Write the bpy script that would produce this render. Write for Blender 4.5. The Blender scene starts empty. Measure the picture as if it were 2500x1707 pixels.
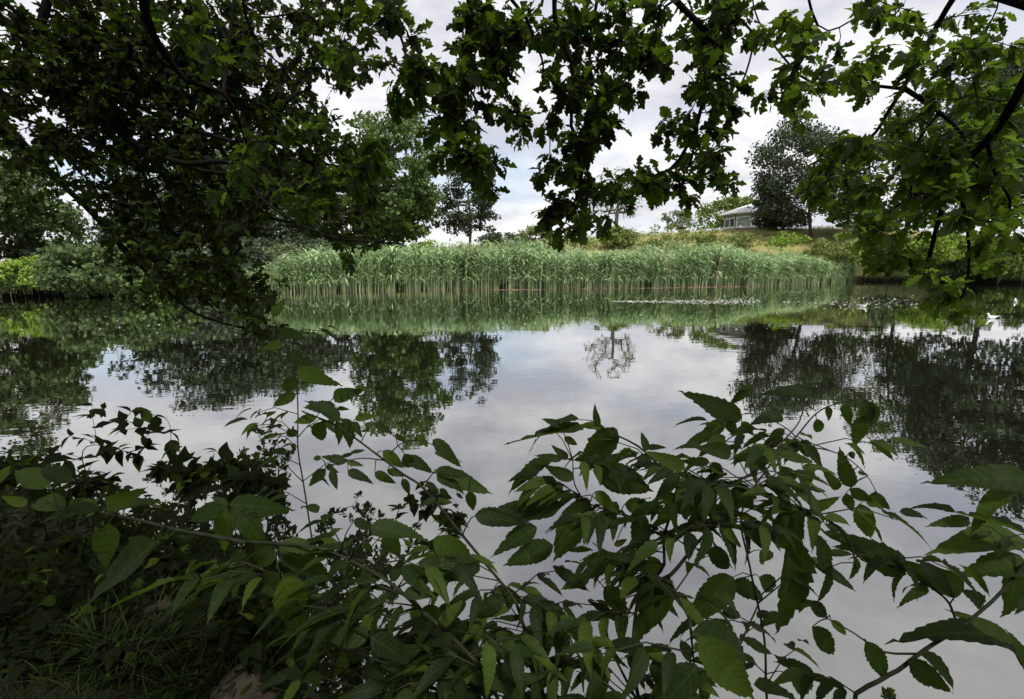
import bpy, math, random
import numpy as np
from mathutils import Vector

# ------------------------------------------------------------------ camera, sky, sun, exposure
scene = bpy.context.scene
C = scene.collection
PW, PH = 2500.0, 1707.0
LENS = 17.0
F = PW * LENS / 36.0
CAM = np.array([0.0, 0.0, 1.9])
PITCH = math.atan((853.5 - 651.0) / F)          # horizon sits above the middle of the picture

cam_data = bpy.data.cameras.new('camera')
cam_data.lens = LENS
cam_data.sensor_width = 36.0
cam_data.clip_start = 0.02
cam_data.clip_end = 4000
cam = bpy.data.objects.new('camera', cam_data)
cam.location = CAM
cam.rotation_euler = (math.pi / 2 - PITCH, 0, 0)
C.objects.link(cam)
scene.camera = cam

SUN_EL, SUN_AZ = math.radians(56), math.radians(158)   # azimuth clockwise from +Y: behind the viewer
world = bpy.data.worlds.new('World')
scene.world = world
world.use_nodes = True
wn, wl = world.node_tree.nodes, world.node_tree.links
wn.clear()
w_out = wn.new('ShaderNodeOutputWorld')
w_bg = wn.new('ShaderNodeBackground'); w_bg.inputs['Strength'].default_value = 0.1
sky = wn.new('ShaderNodeTexSky'); sky.sky_type = 'NISHITA'; sky.sun_disc = False
sky.sun_elevation = SUN_EL; sky.sun_rotation = SUN_AZ
sky.air_density = 1.0; sky.dust_density = 0.6; sky.ozone_density = 1.5
w_tc = wn.new('ShaderNodeTexCoord')
w_sep = wn.new('ShaderNodeSeparateXYZ'); wl.new(w_tc.outputs['Generated'], w_sep.inputs[0])
def wmath(op, a, b=None, clamp=False):
    n = wn.new('ShaderNodeMath'); n.operation = op; n.use_clamp = clamp
    for i, v in enumerate((a, b)):
        if v is None: continue
        if isinstance(v, (int, float)): n.inputs[i].default_value = v
        else: wl.new(v, n.inputs[i])
    return n.outputs[0]
zden = wmath('ADD', wmath('MAXIMUM', w_sep.outputs[2], 0.0), 0.22)
cx = wmath('DIVIDE', w_sep.outputs[0], zden); cy = wmath('DIVIDE', w_sep.outputs[1], zden)
w_comb = wn.new('ShaderNodeCombineXYZ'); wl.new(cx, w_comb.inputs[0]); wl.new(cy, w_comb.inputs[1])
w_comb.inputs[2].default_value = 3.7
n1 = wn.new('ShaderNodeTexNoise'); n1.inputs['Scale'].default_value = 0.95; n1.inputs['Detail'].default_value = 7
n1.inputs['Roughness'].default_value = 0.55; n1.inputs['Distortion'].default_value = 0.35
wl.new(w_comb.outputs[0], n1.inputs['Vector'])
ramp = wn.new('ShaderNodeValToRGB')
ramp.color_ramp.elements[0].position = 0.33; ramp.color_ramp.elements[0].color = (0.52, 0.52, 0.52, 1)
ramp.color_ramp.elements[1].position = 0.52; ramp.color_ramp.elements[1].color = (1, 1, 1, 1)
wl.new(n1.outputs['Fac'], ramp.inputs[0])
n2 = wn.new('ShaderNodeTexNoise'); n2.inputs['Scale'].default_value = 2.0; n2.inputs['Detail'].default_value = 6
n2.inputs['Roughness'].default_value = 0.6
wl.new(w_comb.outputs[0], n2.inputs['Vector'])
cram = wn.new('ShaderNodeValToRGB')
cram.color_ramp.elements[0].position = 0.38; cram.color_ramp.elements[0].color = (4.2, 4.25, 4.7, 1)
cram.color_ramp.elements[1].position = 0.60; cram.color_ramp.elements[1].color = (6.5, 6.42, 6.5, 1)
wl.new(n2.outputs['Fac'], cram.inputs[0])
w_mix = wn.new('ShaderNodeMix'); w_mix.data_type = 'RGBA'
wl.new(ramp.outputs[0], w_mix.inputs['Factor'])
wl.new(sky.outputs[0], w_mix.inputs['A']); wl.new(cram.outputs[0], w_mix.inputs['B'])
wl.new(w_mix.outputs['Result'], w_bg.inputs['Color'])
wl.new(w_bg.outputs[0], w_out.inputs['Surface'])

sun_data = bpy.data.lights.new('sun', 'SUN')
sun_data.energy = 3.4
sun_data.angle = math.radians(10)
sun_data.color = (1.0, 0.95, 0.86)
sun = bpy.data.objects.new('sun', sun_data)
sdir = Vector((math.sin(SUN_AZ) * math.cos(SUN_EL), math.cos(SUN_AZ) * math.cos(SUN_EL), math.sin(SUN_EL)))
sun.rotation_euler = sdir.to_track_quat('Z', 'Y').to_euler()
sun.location = (0, -20, 60)
C.objects.link(sun)

vs = scene.view_settings
vs.view_transform = 'Standard'; vs.look = 'None'; vs.exposure = 0.75; vs.gamma = 1.0
vs.use_curve_mapping = False
scene.render.engine = 'CYCLES'
scene.cycles.use_denoising = True
scene.cycles.max_bounces = 6
scene.cycles.diffuse_bounces = 3
scene.cycles.glossy_bounces = 3
scene.cycles.transmission_bounces = 4
scene.cycles.transparent_max_bounces = 4

RNG = np.random.default_rng(11)
random.seed(5)

# ------------------------------------------------------------------ picture point -> place in the world
cp, sp = math.cos(PITCH), math.sin(PITCH)
def ray(px, py):
    u = (px - PW / 2) / F; v = (PH / 2 - py) / F
    return np.array([u, cp + v * sp, -sp + v * cp])
def at(px, py, Y):
    d = ray(px, py); return CAM + d * (Y / d[1])
def on_z(px, py, z=0.0):
    d = ray(px, py); t = (z - CAM[2]) / d[2]; return CAM + d * t
def D(*v): return tuple(a * 2500.0 / 2324.0 for a in v)
def proj(P):
    P = np.asarray(P, float) - CAM
    x = P[..., 0]; f = P[..., 1] * cp - P[..., 2] * sp; u = P[..., 1] * sp + P[..., 2] * cp
    f = np.maximum(f, 1e-4)
    return PW / 2 + F * x / f, PH / 2 - F * u / f, f

# ------------------------------------------------------------------ mesh helpers
class Tpl:
    def __init__(self, V, faces, extra=None):
        self.V = np.array(V, float); self.loops = np.concatenate([np.array(f) for f in faces]).astype(np.int32)
        self.cnt = np.array([len(f) for f in faces], np.int32)
        self.extra = None if extra is None else np.array(extra, float)

class Acc:
    """collects geometry of ONE object"""
    def __init__(self): self.V = []; self.L = []; self.N = []; self.R = []; self.E = []; self.nv = 0
    def add(self, V, loops, cnt, rnd=0.0, extra=None):
        V = np.asarray(V, float)
        self.V.append(V); self.L.append(np.asarray(loops, np.int64) + self.nv); self.N.append(np.asarray(cnt))
        self.R.append(np.broadcast_to(np.asarray(rnd, float), (len(V),)).copy())
        self.E.append(np.zeros((len(V), 3)) if extra is None else np.asarray(extra, float))
        self.nv += len(V)
    def faces(self, V, faces, rnd=0.0, extra=None):
        self.add(V, np.concatenate([np.array(f) for f in faces]), [len(f) for f in faces], rnd, extra)
    def box(self, c, s, rz=0.0, rnd=0.0):
        x, y, z = [a / 2 for a in s]
        V = np.array([[-x, -y, -z], [x, -y, -z], [x, y, -z], [-x, y, -z], [-x, -y, z], [x, -y, z], [x, y, z], [-x, y, z]])
        ca, sa = math.cos(rz), math.sin(rz)
        V = np.stack([V[:, 0] * ca - V[:, 1] * sa, V[:, 0] * sa + V[:, 1] * ca, V[:, 2]], 1) + np.array(c)
        self.faces(V, [[0, 3, 2, 1], [4, 5, 6, 7], [0, 1, 5, 4], [1, 2, 6, 5], [2, 3, 7, 6], [3, 0, 4, 7]], rnd)
    def tube(self, P, R, k=6, rnd=0.0, cap=True):
        P = np.asarray(P, float); R = np.broadcast_to(np.asarray(R, float), (len(P),))
        T = np.gradient(P, axis=0); T /= np.linalg.norm(T, axis=1)[:, None] + 1e-9
        ref = np.array([0.31, 0.17, 0.93]) if abs(T[0] @ np.array([0.31, .17, .93])) < .9 else np.array([1., 0, 0])
        a = np.arange(k) * 2 * math.pi / k
        rings = []; n = np.cross(T[0], ref)
        for i in range(len(P)):
            n = n - (n @ T[i]) * T[i]; n /= np.linalg.norm(n) + 1e-9
            b = np.cross(T[i], n)
            rings.append(P[i] + R[i] * (np.cos(a)[:, None] * n + np.sin(a)[:, None] * b))
        V = np.concatenate(rings); m = len(P)
        i, j = np.meshgrid(np.arange(m - 1), np.arange(k), indexing='ij'); j2 = (j + 1) % k
        L = np.stack([i * k + j, i * k + j2, (i + 1) * k + j2, (i + 1) * k + j], -1).reshape(-1)
        cnt = [4] * ((m - 1) * k)
        if cap:
            L = np.concatenate([L, np.arange(k)[::-1], (m - 1) * k + np.arange(k)]); cnt += [k, k]
        t = np.linspace(0, 1, m).repeat(k)
        self.add(V, L, cnt, rnd, np.stack([t, t * 0, t * 0], 1))
    def mesh(self, name, smooth=True):
        V = np.concatenate(self.V); L = np.concatenate(self.L).astype(np.int32); N = np.concatenate(self.N).astype(np.int32)
        me = bpy.data.meshes.new(name)
        me.vertices.add(len(V)); me.vertices.foreach_set('co', V.astype(np.float32).ravel())
        me.loops.add(len(L)); me.loops.foreach_set('vertex_index', L)
        me.polygons.add(len(N))
        me.polygons.foreach_set('loop_start', (np.cumsum(N) - N).astype(np.int32))
        me.polygons.foreach_set('loop_total', N)
        me.polygons.foreach_set('use_smooth', np.full(len(N), smooth))
        at_ = me.attributes.new('rnd', 'FLOAT', 'POINT'); at_.data.foreach_set('value', np.concatenate(self.R).astype(np.float32))
        ae = me.attributes.new('lc', 'FLOAT_VECTOR', 'POINT'); ae.data.foreach_set('vector', np.concatenate(self.E).astype(np.float32).ravel())
        me.update(calc_edges=True)
        return me
    def build(self, name, m, parent=None, smooth=True):
        me = self.mesh(name, smooth); me.materials.append(MAT[m])
        return link(name, me, parent)

def link(name, me, parent=None):
    o = bpy.data.objects.new(name, me); C.objects.link(o)
    if parent is not None:
        o.parent = parent
        o.matrix_parent_inverse = parent_inv(parent)
    return o
_pinv = {}
def parent_inv(p):
    k = p.name
    if k not in _pinv:
        from mathutils import Matrix
        m = Matrix.LocRotScale(p.location, p.rotation_euler, p.scale)
        if p.parent is not None: m = (p.parent.matrix_basis @ p.matrix_parent_inverse @ m) if False else Matrix.Identity(4)
        _pinv[k] = m.inverted()
    return _pinv[k]

def frames(x, n):
    x = x / (np.linalg.norm(x, axis=-1, keepdims=True) + 1e-9)
    n = n - (n * x).sum(-1, keepdims=True) * x
    n = n / (np.linalg.norm(n, axis=-1, keepdims=True) + 1e-9)
    return x, np.cross(n, x), n

def scatter(acc, tpls, pos, x, n, sx, sy=None, rnd=None, rng=RNG):
    """many copies of leaf templates into one Acc"""
    N = len(pos)
    if N == 0: return
    X, Y, Z = frames(np.asarray(x, float), np.asarray(n, float))
    sx = np.broadcast_to(np.asarray(sx, float), (N,)); sy = sx if sy is None else np.broadcast_to(np.asarray(sy, float), (N,))
    rnd = rng.random(N) if rnd is None else rnd
    pick = rng.integers(0, len(tpls), N)
    for k, t in enumerate(tpls):
        m = np.nonzero(pick == k)[0]
        if not len(m): continue
        v = t.V
        W = (pos[m][:, None, :] + (v[None, :, 0:1] * sx[m][:, None, None]) * X[m][:, None, :]
             + (v[None, :, 1:2] * sy[m][:, None, None]) * Y[m][:, None, :]
             + (v[None, :, 2:3] * sx[m][:, None, None]) * Z[m][:, None, :])
        nv = len(v)
        L = (t.loops[None, :] + (np.arange(len(m)) * nv)[:, None]).ravel()
        ex = t.extra if t.extra is not None else np.zeros((nv, 3))
        acc.add(W.reshape(-1, 3), L, np.tile(t.cnt, len(m)), np.repeat(rnd[m], nv), np.tile(ex, (len(m), 1)))

def empty(name, loc, label=None, cat=None, group=None):
    o = bpy.data.objects.new(name, None); C.objects.link(o); o.location = loc
    o.empty_display_size = 0.2
    if label: o['label'] = label
    if cat: o['category'] = cat
    if group: o['group'] = group
    return o
def tag(o, label=None, cat=None, group=None, kind=None):
    for k, v in (('label', label), ('category', cat), ('group', group), ('kind', kind)):
        if v: o[k] = v
    return o

# ------------------------------------------------------------------ materials
MAT = {}
def new_mat(name):
    m = bpy.data.materials.new(name); m.use_nodes = True; m.node_tree.nodes.clear(); MAT[name] = m
    nt = m.node_tree
    out = nt.nodes.new('ShaderNodeOutputMaterial')
    return m, nt.nodes, nt.links, out
def nmath(N, L, op, a, b=None, clamp=False):
    n = N.new('ShaderNodeMath'); n.operation = op; n.use_clamp = clamp
    for i, v in enumerate((a, b)):
        if v is None: continue
        if isinstance(v, (int, float)): n.inputs[i].default_value = v
        else: L.new(v, n.inputs[i])
    return n.outputs[0]
def nramp(N, L, fac, stops):
    r = N.new('ShaderNodeValToRGB')
    while len(r.color_ramp.elements) < len(stops): r.color_ramp.elements.new(0.5)
    for e, (p, c) in zip(r.color_ramp.elements, stops):
        e.position = p; e.color = (*c, 1)
    if fac is not None: L.new(fac, r.inputs[0])
    return r.outputs[0]
def nnoise(N, L, scale, detail=4, vec=None, rough=0.55):
    n = N.new('ShaderNodeTexNoise'); n.inputs['Scale'].default_value = scale; n.inputs['Detail'].default_value = detail
    n.inputs['Roughness'].default_value = rough
    if vec is not None: L.new(vec, n.inputs['Vector'])
    return n.outputs['Fac']
def nmix(N, L, fac, a, b):
    m = N.new('ShaderNodeMix'); m.data_type = 'RGBA'
    for key, v in (('Factor', fac), ('A', a), ('B', b)):
        if isinstance(v, (int, float)): m.inputs[key].default_value = v
        elif isinstance(v, tuple): m.inputs[key].default_value = (*v, 1)
        else: L.new(v, m.inputs[key])
    return m.outputs['Result']
def attr(N, name):
    a = N.new('ShaderNodeAttribute'); a.attribute_name = name; return a

def leaf_mat(name, dark, mid, light, trans=0.35, rough=0.5, spec=0.3, veins=False, tcol=None, noise=0.0, under=0.0, mid_at=0.55):
    m, N, L, out = new_mat(name)
    a = attr(N, 'rnd'); oi = N.new('ShaderNodeObjectInfo')
    r = nmath(N, L, 'FRACT', nmath(N, L, 'ADD', a.outputs['Fac'], oi.outputs['Random']))
    col = nramp(N, L, r, [(0.0, dark), (mid_at, mid), (1.0, light)])
    geo = N.new('ShaderNodeNewGeometry')
    if noise:
        nz = nnoise(N, L, noise, 3, geo.outputs['Position'])
        col = nmix(N, L, nmath(N, L, 'MULTIPLY', nz, 0.55), col, tuple(c * 0.45 for c in dark))
    bs = N.new('ShaderNodeBsdfPrincipled')
    bs.inputs['Roughness'].default_value = rough; bs.inputs['Specular IOR Level'].default_value = spec
    if under:
        col = nmix(N, L, nmath(N, L, 'MULTIPLY', geo.outputs['Backfacing'], under), col, tuple(c * 1.15 + .022 for c in light))
        bl = nnoise(N, L, 34.0, 4, geo.outputs['Position'], 0.6)
        bl = nmath(N, L, 'MULTIPLY', nmath(N, L, 'SUBTRACT', bl, 0.66), 12.0, clamp=True)
        col = nmix(N, L, nmath(N, L, 'MULTIPLY', bl, 0.7), col, (0.05, 0.033, 0.012))
    if veins:
        lc = attr(N, 'lc'); sp_ = N.new('ShaderNodeSeparateXYZ'); L.new(lc.outputs['Vector'], sp_.inputs[0])
        ay = nmath(N, L, 'ABSOLUTE', sp_.outputs[1])
        rib = nmath(N, L, 'LESS_THAN', ay, 0.0065)
        ph = nmath(N, L, 'MULTIPLY', nmath(N, L, 'SUBTRACT', sp_.outputs[0], nmath(N, L, 'MULTIPLY', ay, 0.9)), 62.0)
        w = nmath(N, L, 'SINE', ph)
        wv = nmath(N, L, 'POWER', nmath(N, L, 'MAXIMUM', w, 0.0), 5.0)
        mk = nmath(N, L, 'MAXIMUM', rib, nmath(N, L, 'MULTIPLY', wv, 0.35))
        col = nmix(N, L, nmath(N, L, 'MULTIPLY', mk, 0.16), col, tuple(min(1, c * 2.0 + 0.02) for c in light))
        tcn = N.new('ShaderNodeTexCoord')
        sp2 = nnoise(N, L, 26.0, 3, tcn.outputs['Object'])
        col = nmix(N, L, nmath(N, L, 'MULTIPLY', sp2, 0.5), col, tuple(c * 0.5 for c in dark))
        bp = N.new('ShaderNodeBump'); bp.inputs['Strength'].default_value = 0.12; bp.inputs['Distance'].default_value = 0.003
        L.new(nmath(N, L, 'MULTIPLY', w, -1.0), bp.inputs['Height']); L.new(bp.outputs[0], bs.inputs['Normal'])
    L.new(col, bs.inputs['Base Color'])
    tr = N.new('ShaderNodeBsdfTranslucent')
    tc = nmix(N, L, 0.5, col, tcol if tcol else tuple(min(1, c * k) for c, k in zip(light, (1.5, 1.6, 0.7))))
    L.new(tc, tr.inputs['Color'])
    mx = N.new('ShaderNodeMixShader'); mx.inputs[0].default_value = trans
    L.new(bs.outputs[0], mx.inputs[1]); L.new(tr.outputs[0], mx.inputs[2]); L.new(mx.outputs[0], out.inputs[0])
    return m

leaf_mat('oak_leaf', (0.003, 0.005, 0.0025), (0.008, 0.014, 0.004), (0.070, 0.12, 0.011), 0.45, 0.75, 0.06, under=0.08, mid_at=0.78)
leaf_mat('oak_leaf_sunny', (0.005, 0.009, 0.004), (0.012, 0.021, 0.006), (0.11, 0.18, 0.016), 0.45, 0.7, 0.08, under=0.10, mid_at=0.72)  # lit copy of the oak leaf, sunlight put into its brighter colours
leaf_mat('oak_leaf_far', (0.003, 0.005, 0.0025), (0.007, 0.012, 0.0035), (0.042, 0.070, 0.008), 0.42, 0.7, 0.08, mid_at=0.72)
leaf_mat('elder_leaf', (0.008, 0.015, 0.006), (0.021, 0.039, 0.009), (0.065, 0.105, 0.013), 0.48, 0.6, 0.12, veins=True, under=0.18, mid_at=0.62)
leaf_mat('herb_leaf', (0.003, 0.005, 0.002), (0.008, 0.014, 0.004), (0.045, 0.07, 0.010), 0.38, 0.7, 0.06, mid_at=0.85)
leaf_mat('tree_dark', (0.018, 0.030, 0.018), (0.036, 0.056, 0.030), (0.070, 0.098, 0.050), 0.2, 0.55, 0.3)
leaf_mat('tree_mid', (0.026, 0.045, 0.018), (0.055, 0.09, 0.028), (0.10, 0.15, 0.045), 0.25, 0.55, 0.3)
leaf_mat('tree_leafy', (0.028, 0.052, 0.016), (0.06, 0.105, 0.026), (0.12, 0.18, 0.045), 0.28, 0.55, 0.25)
leaf_mat('tree_light', (0.06, 0.09, 0.025), (0.12, 0.18, 0.045), (0.20, 0.27, 0.07), 0.3, 0.55, 0.25)
leaf_mat('tree_grey', (0.07, 0.095, 0.055), (0.13, 0.165, 0.09), (0.20, 0.24, 0.13), 0.25, 0.55, 0.3)
leaf_mat('scrub_olive', (0.07, 0.10, 0.03), (0.14, 0.18, 0.055), (0.24, 0.28, 0.09), 0.25, 0.6, 0.2)
leaf_mat('bush_bright', (0.08, 0.13, 0.02), (0.17, 0.26, 0.035), (0.27, 0.38, 0.06), 0.3, 0.5, 0.25)

def reed_mat(name, base, low, tan_top, spec=0.35):
    m, N, L, out = new_mat(name)
    a = attr(N, 'rnd'); lc = attr(N, 'lc'); s = N.new('ShaderNodeSeparateXYZ'); L.new(lc.outputs['Vector'], s.inputs[0])
    g = nramp(N, L, a.outputs['Fac'], [(0, base[0]), (0.5, base[1]), (0.96, base[2]), (0.985, low[1])])
    t = nramp(N, L, a.outputs['Fac'], [(0, low[0]), (1, low[1])])
    f = nmath(N, L, 'MULTIPLY', nmath(N, L, 'SUBTRACT', tan_top, s.outputs[0]), 6.0, clamp=True)
    col = nmix(N, L, f, g, t)
    bs = N.new('ShaderNodeBsdfPrincipled'); bs.inputs['Roughness'].default_value = 0.5; bs.inputs['Specular IOR Level'].default_value = spec
    L.new(col, bs.inputs['Base Color'])
    tr = N.new('ShaderNodeBsdfTranslucent'); L.new(col, tr.inputs['Color'])
    mx = N.new('ShaderNodeMixShader'); mx.inputs[0].default_value = 0.28
    L.new(bs.outputs[0], mx.inputs[1]); L.new(tr.outputs[0], mx.inputs[2]); L.new(mx.outputs[0], out.inputs[0])
reed_mat('reed', [(0.11, 0.185, 0.065), (0.25, 0.37, 0.165), (0.46, 0.60, 0.33)], [(0.27, 0.23, 0.13), (0.46, 0.39, 0.24)], 0.22)
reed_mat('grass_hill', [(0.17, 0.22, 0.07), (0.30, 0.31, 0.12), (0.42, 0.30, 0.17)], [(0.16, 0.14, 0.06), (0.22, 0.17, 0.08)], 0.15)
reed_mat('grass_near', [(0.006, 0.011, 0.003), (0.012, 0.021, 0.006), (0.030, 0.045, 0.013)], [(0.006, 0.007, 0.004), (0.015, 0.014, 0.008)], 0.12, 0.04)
reed_mat('straw', [(0.10, 0.065, 0.045), (0.20, 0.14, 0.10), (0.36, 0.28, 0.21)], [(0.3, 0.2, 0.1), (0.4, 0.3, 0.2)], -1)

def solid_mat(name, c1, c2, scale=8.0, rough=0.75, spec=0.3, bump=0.0, metal=0.0, stretch=None):
    m, N, L, out = new_mat(name)
    tcn = N.new('ShaderNodeTexCoord'); vec = tcn.outputs['Object']
    if stretch:
        mp = N.new('ShaderNodeMapping'); mp.inputs['Scale'].default_value = stretch; L.new(vec, mp.inputs[0]); vec = mp.outputs[0]
    nz = nnoise(N, L, scale, 6, vec, 0.62)
    col = nramp(N, L, nz, [(0.3, c1), (0.7, c2)])
    bs = N.new('ShaderNodeBsdfPrincipled'); bs.inputs['Roughness'].default_value = rough; bs.inputs['Specular IOR Level'].default_value = spec
    bs.inputs['Metallic'].default_value = metal
    L.new(col, bs.inputs['Base Color'])
    if bump:
        bp = N.new('ShaderNodeBump'); bp.inputs['Strength'].default_value = 0.8; bp.inputs['Distance'].default_value = bump
        L.new(nz, bp.inputs['Height']); L.new(bp.outputs[0], bs.inputs['Normal'])
    L.new(bs.outputs[0], out.inputs[0])
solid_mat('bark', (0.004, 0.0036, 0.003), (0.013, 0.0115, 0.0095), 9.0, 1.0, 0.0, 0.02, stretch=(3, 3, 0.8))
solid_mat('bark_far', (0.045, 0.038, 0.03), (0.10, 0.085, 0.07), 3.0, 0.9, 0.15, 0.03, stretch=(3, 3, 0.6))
solid_mat('elder_stem', (0.008, 0.011, 0.006), (0.026, 0.030, 0.014), 40.0, 0.8, 0.1, 0.002)
solid_mat('stone', (0.012, 0.011, 0.008), (0.055, 0.045, 0.032), 9.0, 0.9, 0.2, 0.012)
solid_mat('white_paint', (0.74, 0.75, 0.75), (0.84, 0.84, 0.84), 5.0, 0.5, 0.4)
solid_mat('roof_metal', (0.34, 0.36, 0.40), (0.52, 0.54, 0.58), 1.2, 0.45, 0.5, 0.0)
solid_mat('dark_metal', (0.05, 0.055, 0.055), (0.09, 0.095, 0.095), 3.0, 0.6, 0.4)
solid_mat('timber_arch', (0.25, 0.26, 0.23), (0.38, 0.39, 0.36), 3.0, 0.7, 0.3)
solid_mat('plinth_stone', (0.20, 0.12, 0.09), (0.42, 0.30, 0.24), 1.4, 0.9, 0.2, 0.02)
solid_mat('gull_white', (0.72, 0.72, 0.72), (0.84, 0.84, 0.83), 20.0, 0.7, 0.2)
solid_mat('gull_grey', (0.38, 0.40, 0.43), (0.48, 0.50, 0.53), 20.0, 0.7, 0.2)
solid_mat('gull_dark', (0.02, 0.016, 0.014), (0.035, 0.028, 0.024), 20.0, 0.6, 0.3)
solid_mat('gull_bill', (0.16, 0.03, 0.02), (0.24, 0.05, 0.03), 20.0, 0.5, 0.3)
def glass_mat():
    m, N, L, out = new_mat('pane_glass')
    g = N.new('ShaderNodeBsdfGlossy'); g.inputs['Roughness'].default_value = 0.03
    t = N.new('ShaderNodeBsdfTransparent'); t.inputs['Color'].default_value = (0.90, 0.93, 0.92, 1)
    fr = N.new('ShaderNodeFresnel'); fr.inputs['IOR'].default_value = 1.5
    mx = N.new('ShaderNodeMixShader'); L.new(fr.outputs[0], mx.inputs[0]); L.new(t.outputs[0], mx.inputs[1]); L.new(g.outputs[0], mx.inputs[2])
    L.new(mx.outputs[0], out.inputs[0])
glass_mat()

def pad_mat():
    m, N, L, out = new_mat('leaf_and_glint')  # pale glossy colour imitates sky glints on ripples; drifting leaf flecks share it
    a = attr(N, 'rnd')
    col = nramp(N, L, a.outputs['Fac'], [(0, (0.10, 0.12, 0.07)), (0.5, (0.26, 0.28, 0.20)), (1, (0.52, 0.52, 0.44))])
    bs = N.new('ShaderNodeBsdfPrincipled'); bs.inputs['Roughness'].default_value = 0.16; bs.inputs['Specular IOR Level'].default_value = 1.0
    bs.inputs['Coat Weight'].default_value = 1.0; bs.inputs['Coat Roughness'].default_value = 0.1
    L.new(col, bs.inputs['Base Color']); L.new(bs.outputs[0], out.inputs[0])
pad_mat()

def ground_mat():
    m, N, L, out = new_mat('ground')
    geo = N.new('ShaderNodeNewGeometry'); s = N.new('ShaderNodeSeparateXYZ'); L.new(geo.outputs['Position'], s.inputs[0])
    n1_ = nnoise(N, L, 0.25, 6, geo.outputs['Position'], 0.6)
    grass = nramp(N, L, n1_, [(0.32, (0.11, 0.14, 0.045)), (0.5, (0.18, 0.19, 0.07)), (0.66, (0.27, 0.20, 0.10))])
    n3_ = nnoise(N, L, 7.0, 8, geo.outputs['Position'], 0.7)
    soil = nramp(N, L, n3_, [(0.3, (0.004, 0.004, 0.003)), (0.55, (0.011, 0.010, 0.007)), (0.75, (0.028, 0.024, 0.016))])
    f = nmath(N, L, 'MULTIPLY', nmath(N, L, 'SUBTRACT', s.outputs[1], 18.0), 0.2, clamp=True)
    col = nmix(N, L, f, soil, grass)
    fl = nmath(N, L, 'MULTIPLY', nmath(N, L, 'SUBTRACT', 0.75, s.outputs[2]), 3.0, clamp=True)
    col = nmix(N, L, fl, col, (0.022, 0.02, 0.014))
    bs = N.new('ShaderNodeBsdfPrincipled'); bs.inputs['Roughness'].default_value = 0.95; bs.inputs['Specular IOR Level'].default_value = 0.1
    L.new(col, bs.inputs['Base Color'])
    bp = N.new('ShaderNodeBump'); bp.inputs['Distance'].default_value = 0.04; L.new(n3_, bp.inputs['Height']); L.new(bp.outputs[0], bs.inputs['Normal'])
    L.new(bs.outputs[0], out.inputs[0])
ground_mat()

def water_mat():
    m, N, L, out = new_mat('water')
    geo = N.new('ShaderNodeNewGeometry'); s = N.new('ShaderNodeSeparateXYZ'); L.new(geo.outputs['Position'], s.inputs[0])
    def mp(sc, rz=0.0):
        k = N.new('ShaderNodeMapping'); k.inputs['Scale'].default_value = sc; k.inputs['Rotation'].default_value = (0, 0, rz)
        L.new(geo.outputs['Position'], k.inputs[0]); return k.outputs[0]
    a = nnoise(N, L, 1.0, 3, mp((0.9, 1.7, 1), 0.10), 0.5)
    b = nnoise(N, L, 1.0, 2, mp((3.0, 5.5, 1), -0.15), 0.5)
    c = nnoise(N, L, 1.0, 2, mp((0.09, 0.16, 1), 0.3), 0.5)     # calm and breezy patches
    calm = nramp(N, L, c, [(0.42, (0.12, 0.12, 0.12)), (0.62, (1, 1, 1))])
    h = nmath(N, L, 'ADD', nmath(N, L, 'MULTIPLY', a, 0.0017), nmath(N, L, 'MULTIPLY', nmath(N, L, 'MULTIPLY', b, 0.0011), calm))
    bp = N.new('ShaderNodeBump'); bp.inputs['Strength'].default_value = 1.0; bp.inputs['Distance'].default_value = 1.0
    L.new(h, bp.inputs['Height'])
    lw = N.new('ShaderNodeLayerWeight'); lw.inputs['Blend'].default_value = 0.5; L.new(bp.outputs[0], lw.inputs['Normal'])
    refl = nmath(N, L, 'ADD', nmath(N, L, 'MULTIPLY', nmath(N, L, 'POWER', lw.outputs['Facing'], 3.0), 0.72), 0.27)   # grazing views mirror more
    gl = N.new('ShaderNodeBsdfGlossy'); gl.inputs['Roughness'].default_value = 0.004; gl.inputs['Color'].default_value = (1.0, 1.0, 0.99, 1)
    L.new(bp.outputs[0], gl.inputs['Normal'])
    df = N.new('ShaderNodeBsdfDiffuse'); df.inputs['Color'].default_value = (0.008, 0.010, 0.005, 1)
    mx = N.new('ShaderNodeMixShader'); L.new(refl, mx.inputs[0]); L.new(df.outputs[0], mx.inputs[1]); L.new(gl.outputs[0], mx.inputs[2])
    L.new(mx.outputs[0], out.inputs[0])
water_mat()

# ------------------------------------------------------------------ the lie of the land
FRONT = np.array([on_z(*D(a, b))[:2] for a, b in ((-300, 694), (-120, 680), (0, 673), (120, 672), (330, 670), (440, 668), (520, 669), (560, 668), (800, 663),
        (1100, 658), (1400, 655), (1700, 650), (1800, 645), (1950, 638), (2150, 640), (2324, 642), (2600, 652))])
FRONT = FRONT[np.argsort(FRONT[:, 0])]
def front(x): return np.interp(x, FRONT[:, 0], FRONT[:, 1])
RX0, RX1 = on_z(*D(520, 668))[0], on_z(*D(1950, 639))[0]
def sstep(a, b, x):
    t = np.clip((x - a) / (b - a), 0, 1); return t * t * (3 - 2 * t)
def shore(x):
    return front(x) + 4.0 * sstep(RX0 - 1.5, RX0 + 1.5, x) * (1 - sstep(RX1 - 3, RX1 + 1, x))
NEAR = np.array([on_z(*D(a, b), 0.05)[:2] for a, b in ((0, 1120), (150, 1150), (300, 1230), (450, 1320), (570, 1430), (690, 1600))])
NEAR = np.concatenate([[[-60, 16], [-30, 12], [-12, 7.5], [-7, 5.2]], NEAR, [[-0.3, 1.35], [1, 1.15], [3, 1.1], [6, 0.9], [12, 0.5], [30, -2], [60, -4]]])
def near(x): return np.interp(x, NEAR[:, 0], NEAR[:, 1])
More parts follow.
